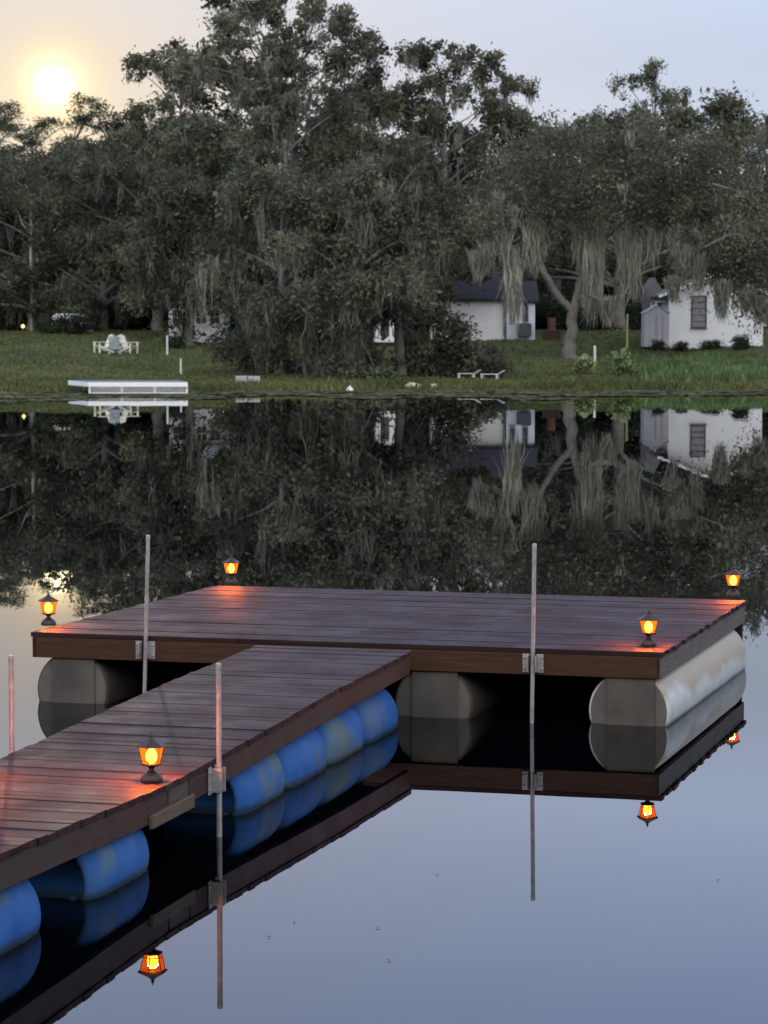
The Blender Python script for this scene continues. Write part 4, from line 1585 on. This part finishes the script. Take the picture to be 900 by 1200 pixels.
# ------------------------------------------------------------------ lawn things
def make_chair(label, loc, rz, mat):
    t = thing('lawn_chair', label, 'chair', loc, rz, 'three lawn chairs on the left lawn')
    m = MB()
    for i in range(5):                                       # seat slopes to the back
        y = -0.05 + i * .115
        m.box((0, y, .40 - i * .028), (.56, .09, .025), mat=Matrix.Rotation(-.24, 3, 'X'))
    m.build('seat', mat, t)
    m = MB()
    for i in range(5):
        x = (i - 2) * .115
        top = 1.02 - abs(i - 2) * .035
        m.bar((x * .86, .47, .30), (x * 1.1, .80, top), .098, .022, up=(0, -1, .4))
    m.bar((-.27, .56, .52), (.27, .56, .52), .03, .06)
    m.bar((-.27, .70, .80), (.27, .70, .80), .03, .06)
    m.build('backrest', mat, t)
    for s_ in (-1, 1):
        MB().box((s_ * .35, .20, .59), (.13, .76, .028)).build('armrest', mat, t)
        MB().box((s_ * .31, -.08, .29), (.035, .10, .575)).build('leg', mat, t)
        MB().bar((s_ * .285, -.08, .37), (s_ * .285, .80, .03), .03, .10).build('leg', mat, t)
    return t


d = 166.0
cA = make_chair('cream lawn chair turned sideways, left end of the three on the lawn', base(116, 166), -1.0, M['cream'])
for (px, rz, mat, lab) in ((156, 1.0, M['cream'], 'cream lawn chair turned sideways, right end of the three on the lawn'),
                           (136, PI, M['bluegrey'], 'blue-grey lawn chair between the two cream ones, its back to the lake')):
    c2 = dup(cA, base(px, 166 - (1.0 if rz == PI else 0)), rz, label=lab)
    if mat is not M['cream']:
        for ch in c2.children:
            ch.data = ch.data.copy()
            ch.data.materials.clear()
            ch.data.materials.append(mat)
# a chair of 1 m is 18 px: the measured set is a little larger
for o in [o for o in COL.objects if o.get('group') == 'three lawn chairs on the left lawn']:
    o.scale = (1.2, 1.2, 1.2)

# the white shore dock
d = 126.0
sx = d / F_PX
p = at_y(163, 462.5, d)
wd_ = thing('shore_dock', 'low white dock with a lattice skirt at the far left shore', 'dock', (p.x, d, 0), 0.0)
xa, xb = (104 - 163) * sx, (220 - 163) * sx
dx = (70 - 104) * sx
m = MB()
m.hexa([(xa, 0, .52), (xb, 0, .52), (xb + dx * .9 + .5, 4.5, .52), (xa + dx - .1, 4.5, .52), (xa, 0, .60), (xb, 0, .60), (xb + dx * .9 + .5, 4.5, .60), (xa + dx - .1, 4.5, .60)])
m.build('deck', M['dock_top'], wd_)
m = MB()
m.box(((xa + xb) / 2, -.025, .47), (xb - xa, .04, .22))
m.bar((xa - .02, 0, .47), (xa + dx - .12, 4.5, .47), .04, .22)
m.build('fascia_board', M['trim'], wd_)
m = MB()
kx = xa + .05
while kx < xb - .3:                                            # crossed laths
    m.bar((kx, -.03, .06), (kx + .28, -.03, .36), .012, .045, up=(0, 1, 0))
    m.bar((kx + .28, -.015, .06), (kx, -.015, .36), .012, .045, up=(0, 1, 0))
    kx += .125
m.box(((xa + xb) / 2, -.04, .05), (xb - xa, .03, .05))
m.build('lattice_skirt', M['trim'], wd_)
for xx in (xa + .05, (xa * 2 + xb) / 3, (xa + 2 * xb) / 3, xb - .05):
    MB().box((xx, .06, -.2), (.11, .11, 1.4)).build('post', M['post'], wd_)

# posts
def post(px, y0, y1, dd, w, mat, name, label, cat='post'):
    b0, b1 = at_y(px, y0, dd), at_y(px, y1, dd)
    g = G(b0.x, dd)
    o = MB()
    o.lathe([(w * .55, g - b0.z - .3), (w * .5, 0.1), (w * .48, b1.z - b0.z - .03), (w * .36, b1.z - b0.z)], (0, 0, 0), 8)
    ob = o.build(name, mat)
    ob.location = b0
    return tag(ob, label, cat)


post(196, 415, 393, 165, 0.13, M['post'], 'wooden_post', 'whitish post at the top of the lawn, right of the chairs')
post(212, 439, 420, 146, 0.11, M['post'], 'wooden_post', 'short whitish post above the right end of the white shore dock')
post(697, 420, 405, 158, 0.16, M['post'], 'wooden_post', 'short white post right of the forked trunk')
post(735, 400, 368, 172, 0.14, M['bamboo'], 'bamboo_pole', 'yellowish upright pole left of the lilac shed', 'pole')

# yard lamp
p = base(28, 200)
yl = thing('yard_lamp', 'small yellow yard lamp alight at the far left under the trees', 'lamp', p)
zt = at_y(28, 387, 200).z - p.z
MB().tube([(0, 0, -.2), (0, 0, max(zt - .1, .3))], .04, 8).build('lamp_post', M['door'], yl)
MB().lathe([(.03, -.16), (.13, -.10), (.16, 0), (.12, .11), (.03, .16)], (0, 0, max(zt, .45)), 12).build('globe', M['lit'], yl, smooth='all')

# two low loungers
def lounge(label, loc, rz):
    t = thing('lounge_chair', label, 'lounge chair', loc, rz, 'white lounge chairs by the far water')
    m = MB()
    for i in range(8):
        m.box((-.45 + i * .12, 0, .30), (.085, .55, .03))
    m.build('seat', M['white'], t)
    m = MB()
    for i in range(4):
        m.bar((.52 + i * .09, -.27, .33 + i * .055), (.52 + i * .09, .27, .33 + i * .055), .075, .025)
    m.build('backrest', M['white'], t)
    for xx in (-.42, .42):
        for yy in (-.24, .24):
            MB().box((xx, yy, .14), (.05, .05, .28)).build('leg', M['white'], t)
    return t


l1 = lounge('low white lounge chair near the far water, left one of the pair', base(546, 144), 0.15)
dup(l1, base(574, 143), -0.25, label='low white lounge chair near the far water, right one of the pair')


def rock(px, py, dd, size, label, mat, seed, name='rock', cat='rock', blocky=False):
    rr = random.Random(seed)
    bm = bmesh.new()
    if blocky:
        bmesh.ops.create_cube(bm, size=1.0)
    else:
        bmesh.ops.create_icosphere(bm, subdivisions=2, radius=0.5)
    for v in bm.verts:
        k = 1 + rr.uniform(-.16, .16) * (0.3 if blocky else 1)
        v.co = Vector((v.co.x * size[0] * k, v.co.y * size[1] * k, v.co.z * size[2] * k))
    me = bpy.data.meshes.new(name)
    bm.to_mesh(me)
    bm.free()
    o = link(name, me, mat)
    p_ = at_y(px, py, dd)
    o.location = (p_.x, dd, max(G(p_.x, dd), 0) + size[2] * .3)
    md = o.modifiers.new('bevel', 'BEVEL')
    md.width = 0.03
    return tag(o, label, cat)


rock(283, 450, 137, (.60, .5, .42), 'left of two grey concrete blocks on the shore right of the white dock', M['concrete'], 1, 'concrete_block', 'block', True)
rock(298, 450, 137, (.62, .5, .40), 'right of two grey concrete blocks on the shore right of the white dock', M['concrete'], 2, 'concrete_block', 'block', True)
rock(484, 451, 136, (.9, .6, .45), 'larger pale rock on the shore below the right weeping oak', M['stone'], 3)
rock(508, 452, 136, (.45, .4, .36), 'smaller pale rock right of the larger one on the shore', M['stone'], 4)
# white buoy
p = at_y(410, 457, 132)
o = MB()
o.lathe([(.02, -.17), (.12, -.14), (.17, -.06), (.18, .02), (.14, .11), (.06, .165), (.04, .2), (.05, .22), (.02, .24)], (0, 0, 0), 16)
ob = o.build('buoy', M['white'], smooth='all')
ob.location = (p.x, 132, 0.05)
tag(ob, 'small round white buoy among the weed, below the weeping oaks', 'buoy')
#@@ENDHOUSES

# ------------------------------------------------------------------ camera
cd = bpy.data.cameras.new('camera')
cam = bpy.data.objects.new('camera', cd)
COL.objects.link(cam)
cam.location = (0, 0, CAM_Z)
cam.rotation_euler = (PI / 2 - PITCH, 0, 0)
cd.sensor_fit = 'HORIZONTAL'
cd.sensor_width = 36
cd.lens = 36 * F_PX / 900
cd.clip_start = 0.1
cd.clip_end = 6000
cd.dof.use_dof = True
cd.dof.focus_distance = 18
cd.dof.aperture_fstop = 120 / 1000 / 0.012
sc.camera = cam

# ------------------------------------------------------------------ sky and sun
sd = ray(63, 100).normalized()
elev = math.asin(sd.z)
azim = math.atan2(sd.x, sd.y)
w = bpy.data.worlds.new('World')
sc.world = w
w.use_nodes = True
t = w.node_tree
t.nodes.clear()
N_ = t.nodes.new
out = N_('ShaderNodeOutputWorld')
bg = N_('ShaderNodeBackground')
t.links.new(bg.outputs[0], out.inputs[0])
sky = N_('ShaderNodeTexSky')
sky.sky_type = 'NISHITA'
sky.sun_disc = False
sky.sun_elevation = elev
sky.sun_rotation = azim
sky.altitude = 0
sky.air_density = 1.0
sky.dust_density = 0.4
sky.ozone_density = 2.0


def wmath(op, a, b=0.0, clamp=False):
    nd = N_('ShaderNodeMath')
    nd.operation = op
    nd.use_clamp = clamp
    for v, i in ((a, 0), (b, 1)):
        if isinstance(v, (int, float)):
            nd.inputs[i].default_value = v
        else:
            t.links.new(v, nd.inputs[i])
    return nd.outputs[0]


def wmix(fac, a, b, blend='MIX'):
    nd = N_('ShaderNodeMix')
    nd.data_type = 'RGBA'
    nd.blend_type = blend
    nd.clamp_factor = True
    for v, i in ((fac, 0), (a, 6), (b, 7)):
        if isinstance(v, (int, float)):
            nd.inputs[i].default_value = v
        elif isinstance(v, tuple):
            nd.inputs[i].default_value = (*v, 1)
        else:
            t.links.new(v, nd.inputs[i])
    return nd.outputs[2]


# dusk sky: the Nishita sky, evened out with a clear lavender dusk dome that is bluer and brighter overhead
tc = N_('ShaderNodeTexCoord')
sep = N_('ShaderNodeSeparateXYZ')
t.links.new(tc.outputs['Generated'], sep.inputs[0])
rp = N_('ShaderNodeValToRGB')
stops = [(0, (0.55, 0.61, 0.75)), (6, (0.49, 0.58, 0.77)), (8, (0.56, 0.66, 0.88)), (10.5, (0.86, 1.05, 1.48)), (17, (0.76, 0.99, 1.66)), (40, (0.62, 0.80, 1.15)), (90, (0.50, 0.62, 0.86))]
el = rp.color_ramp.elements
while len(el) < len(stops):
    el.new(0.5)
for e_, (dg, c_) in zip(el, stops):
    e_.position = max(0.0, min(1.0, math.sin(math.radians(dg))))
    e_.color = (*[v / 2 for v in c_], 1)
t.links.new(sep.outputs['Z'], rp.inputs['Fac'])
dome = wmix(1.0, rp.outputs['Color'], (2, 2, 2), 'MULTIPLY')
east = wmath('MULTIPLY', wmath('MULTIPLY', sep.outputs['Y'], -1.0, True), 0.8)
dome = wmix(east, dome, (3.20, 3.12, 3.02))
dotn = N_('ShaderNodeVectorMath')
dotn.operation = 'DOT_PRODUCT'
t.links.new(tc.outputs['Generated'], dotn.inputs[0])
dotn.inputs[1].default_value = sd
ds = wmath('MAXIMUM', dotn.outputs['Value'], 0.0)
dome = wmix(wmath('MULTIPLY', wmath('POWER', ds, 60.0), 0.46), dome, (0.72, 0.63, 0.56))
dome = wmix(wmath('MULTIPLY', wmath('POWER', ds, 420.0), 0.42), dome, (0.84, 0.66, 0.40))
dome = wmix(wmath('MULTIPLY', wmath('POWER', ds, 6000.0), 0.78), dome, (1.10, 0.84, 0.44))
dome = wmix(wmath('MULTIPLY', wmath('POWER', ds, 30000.0), 1.0), dome, (2.6, 2.1, 1.2))
c0_, c1_ = math.cos(math.radians(0.40)), math.cos(math.radians(0.24))
disc = wmath('DIVIDE', wmath('SUBTRACT', ds, c0_), c1_ - c0_, True)
dome = wmix(disc, dome, (11.0, 9.0, 5.2))
nis = wmix(1.0, sky.outputs[0], (0.01, 0.01, 0.01), 'MULTIPLY')
tot = wmix(1.0, dome, nis, 'ADD')
scl = wmix(1.0, tot, (10.0, 10.0, 10.0), 'MULTIPLY')
t.links.new(scl, bg.inputs['Color'])
bg.inputs['Strength'].default_value = 0.1
sl_ = bpy.data.lights.new('sun', 'SUN')
sl_.energy = 0.25
sl_.angle = math.radians(0.5)
sl_.cycles.use_multiple_importance_sampling = False
sl_.color = (1.0, 0.80, 0.52)
so = bpy.data.objects.new('sun', sl_)
COL.objects.link(so)
so.rotation_euler = sd.to_track_quat('Z', 'Y').to_euler()

# ------------------------------------------------------------------ render settings
sc.render.engine = 'CYCLES'
sc.view_settings.view_transform = 'Standard'
sc.view_settings.look = 'None'
sc.view_settings.exposure = 0.0
sc.view_settings.gamma = 1.0
sc.cycles.use_denoising = True
sc.cycles.max_bounces = 6
sc.cycles.transparent_max_bounces = 8
sc.cycles.sample_clamp_indirect = 6.0
sc.cycles.caustics_reflective = False
sc.cycles.caustics_refractive = False
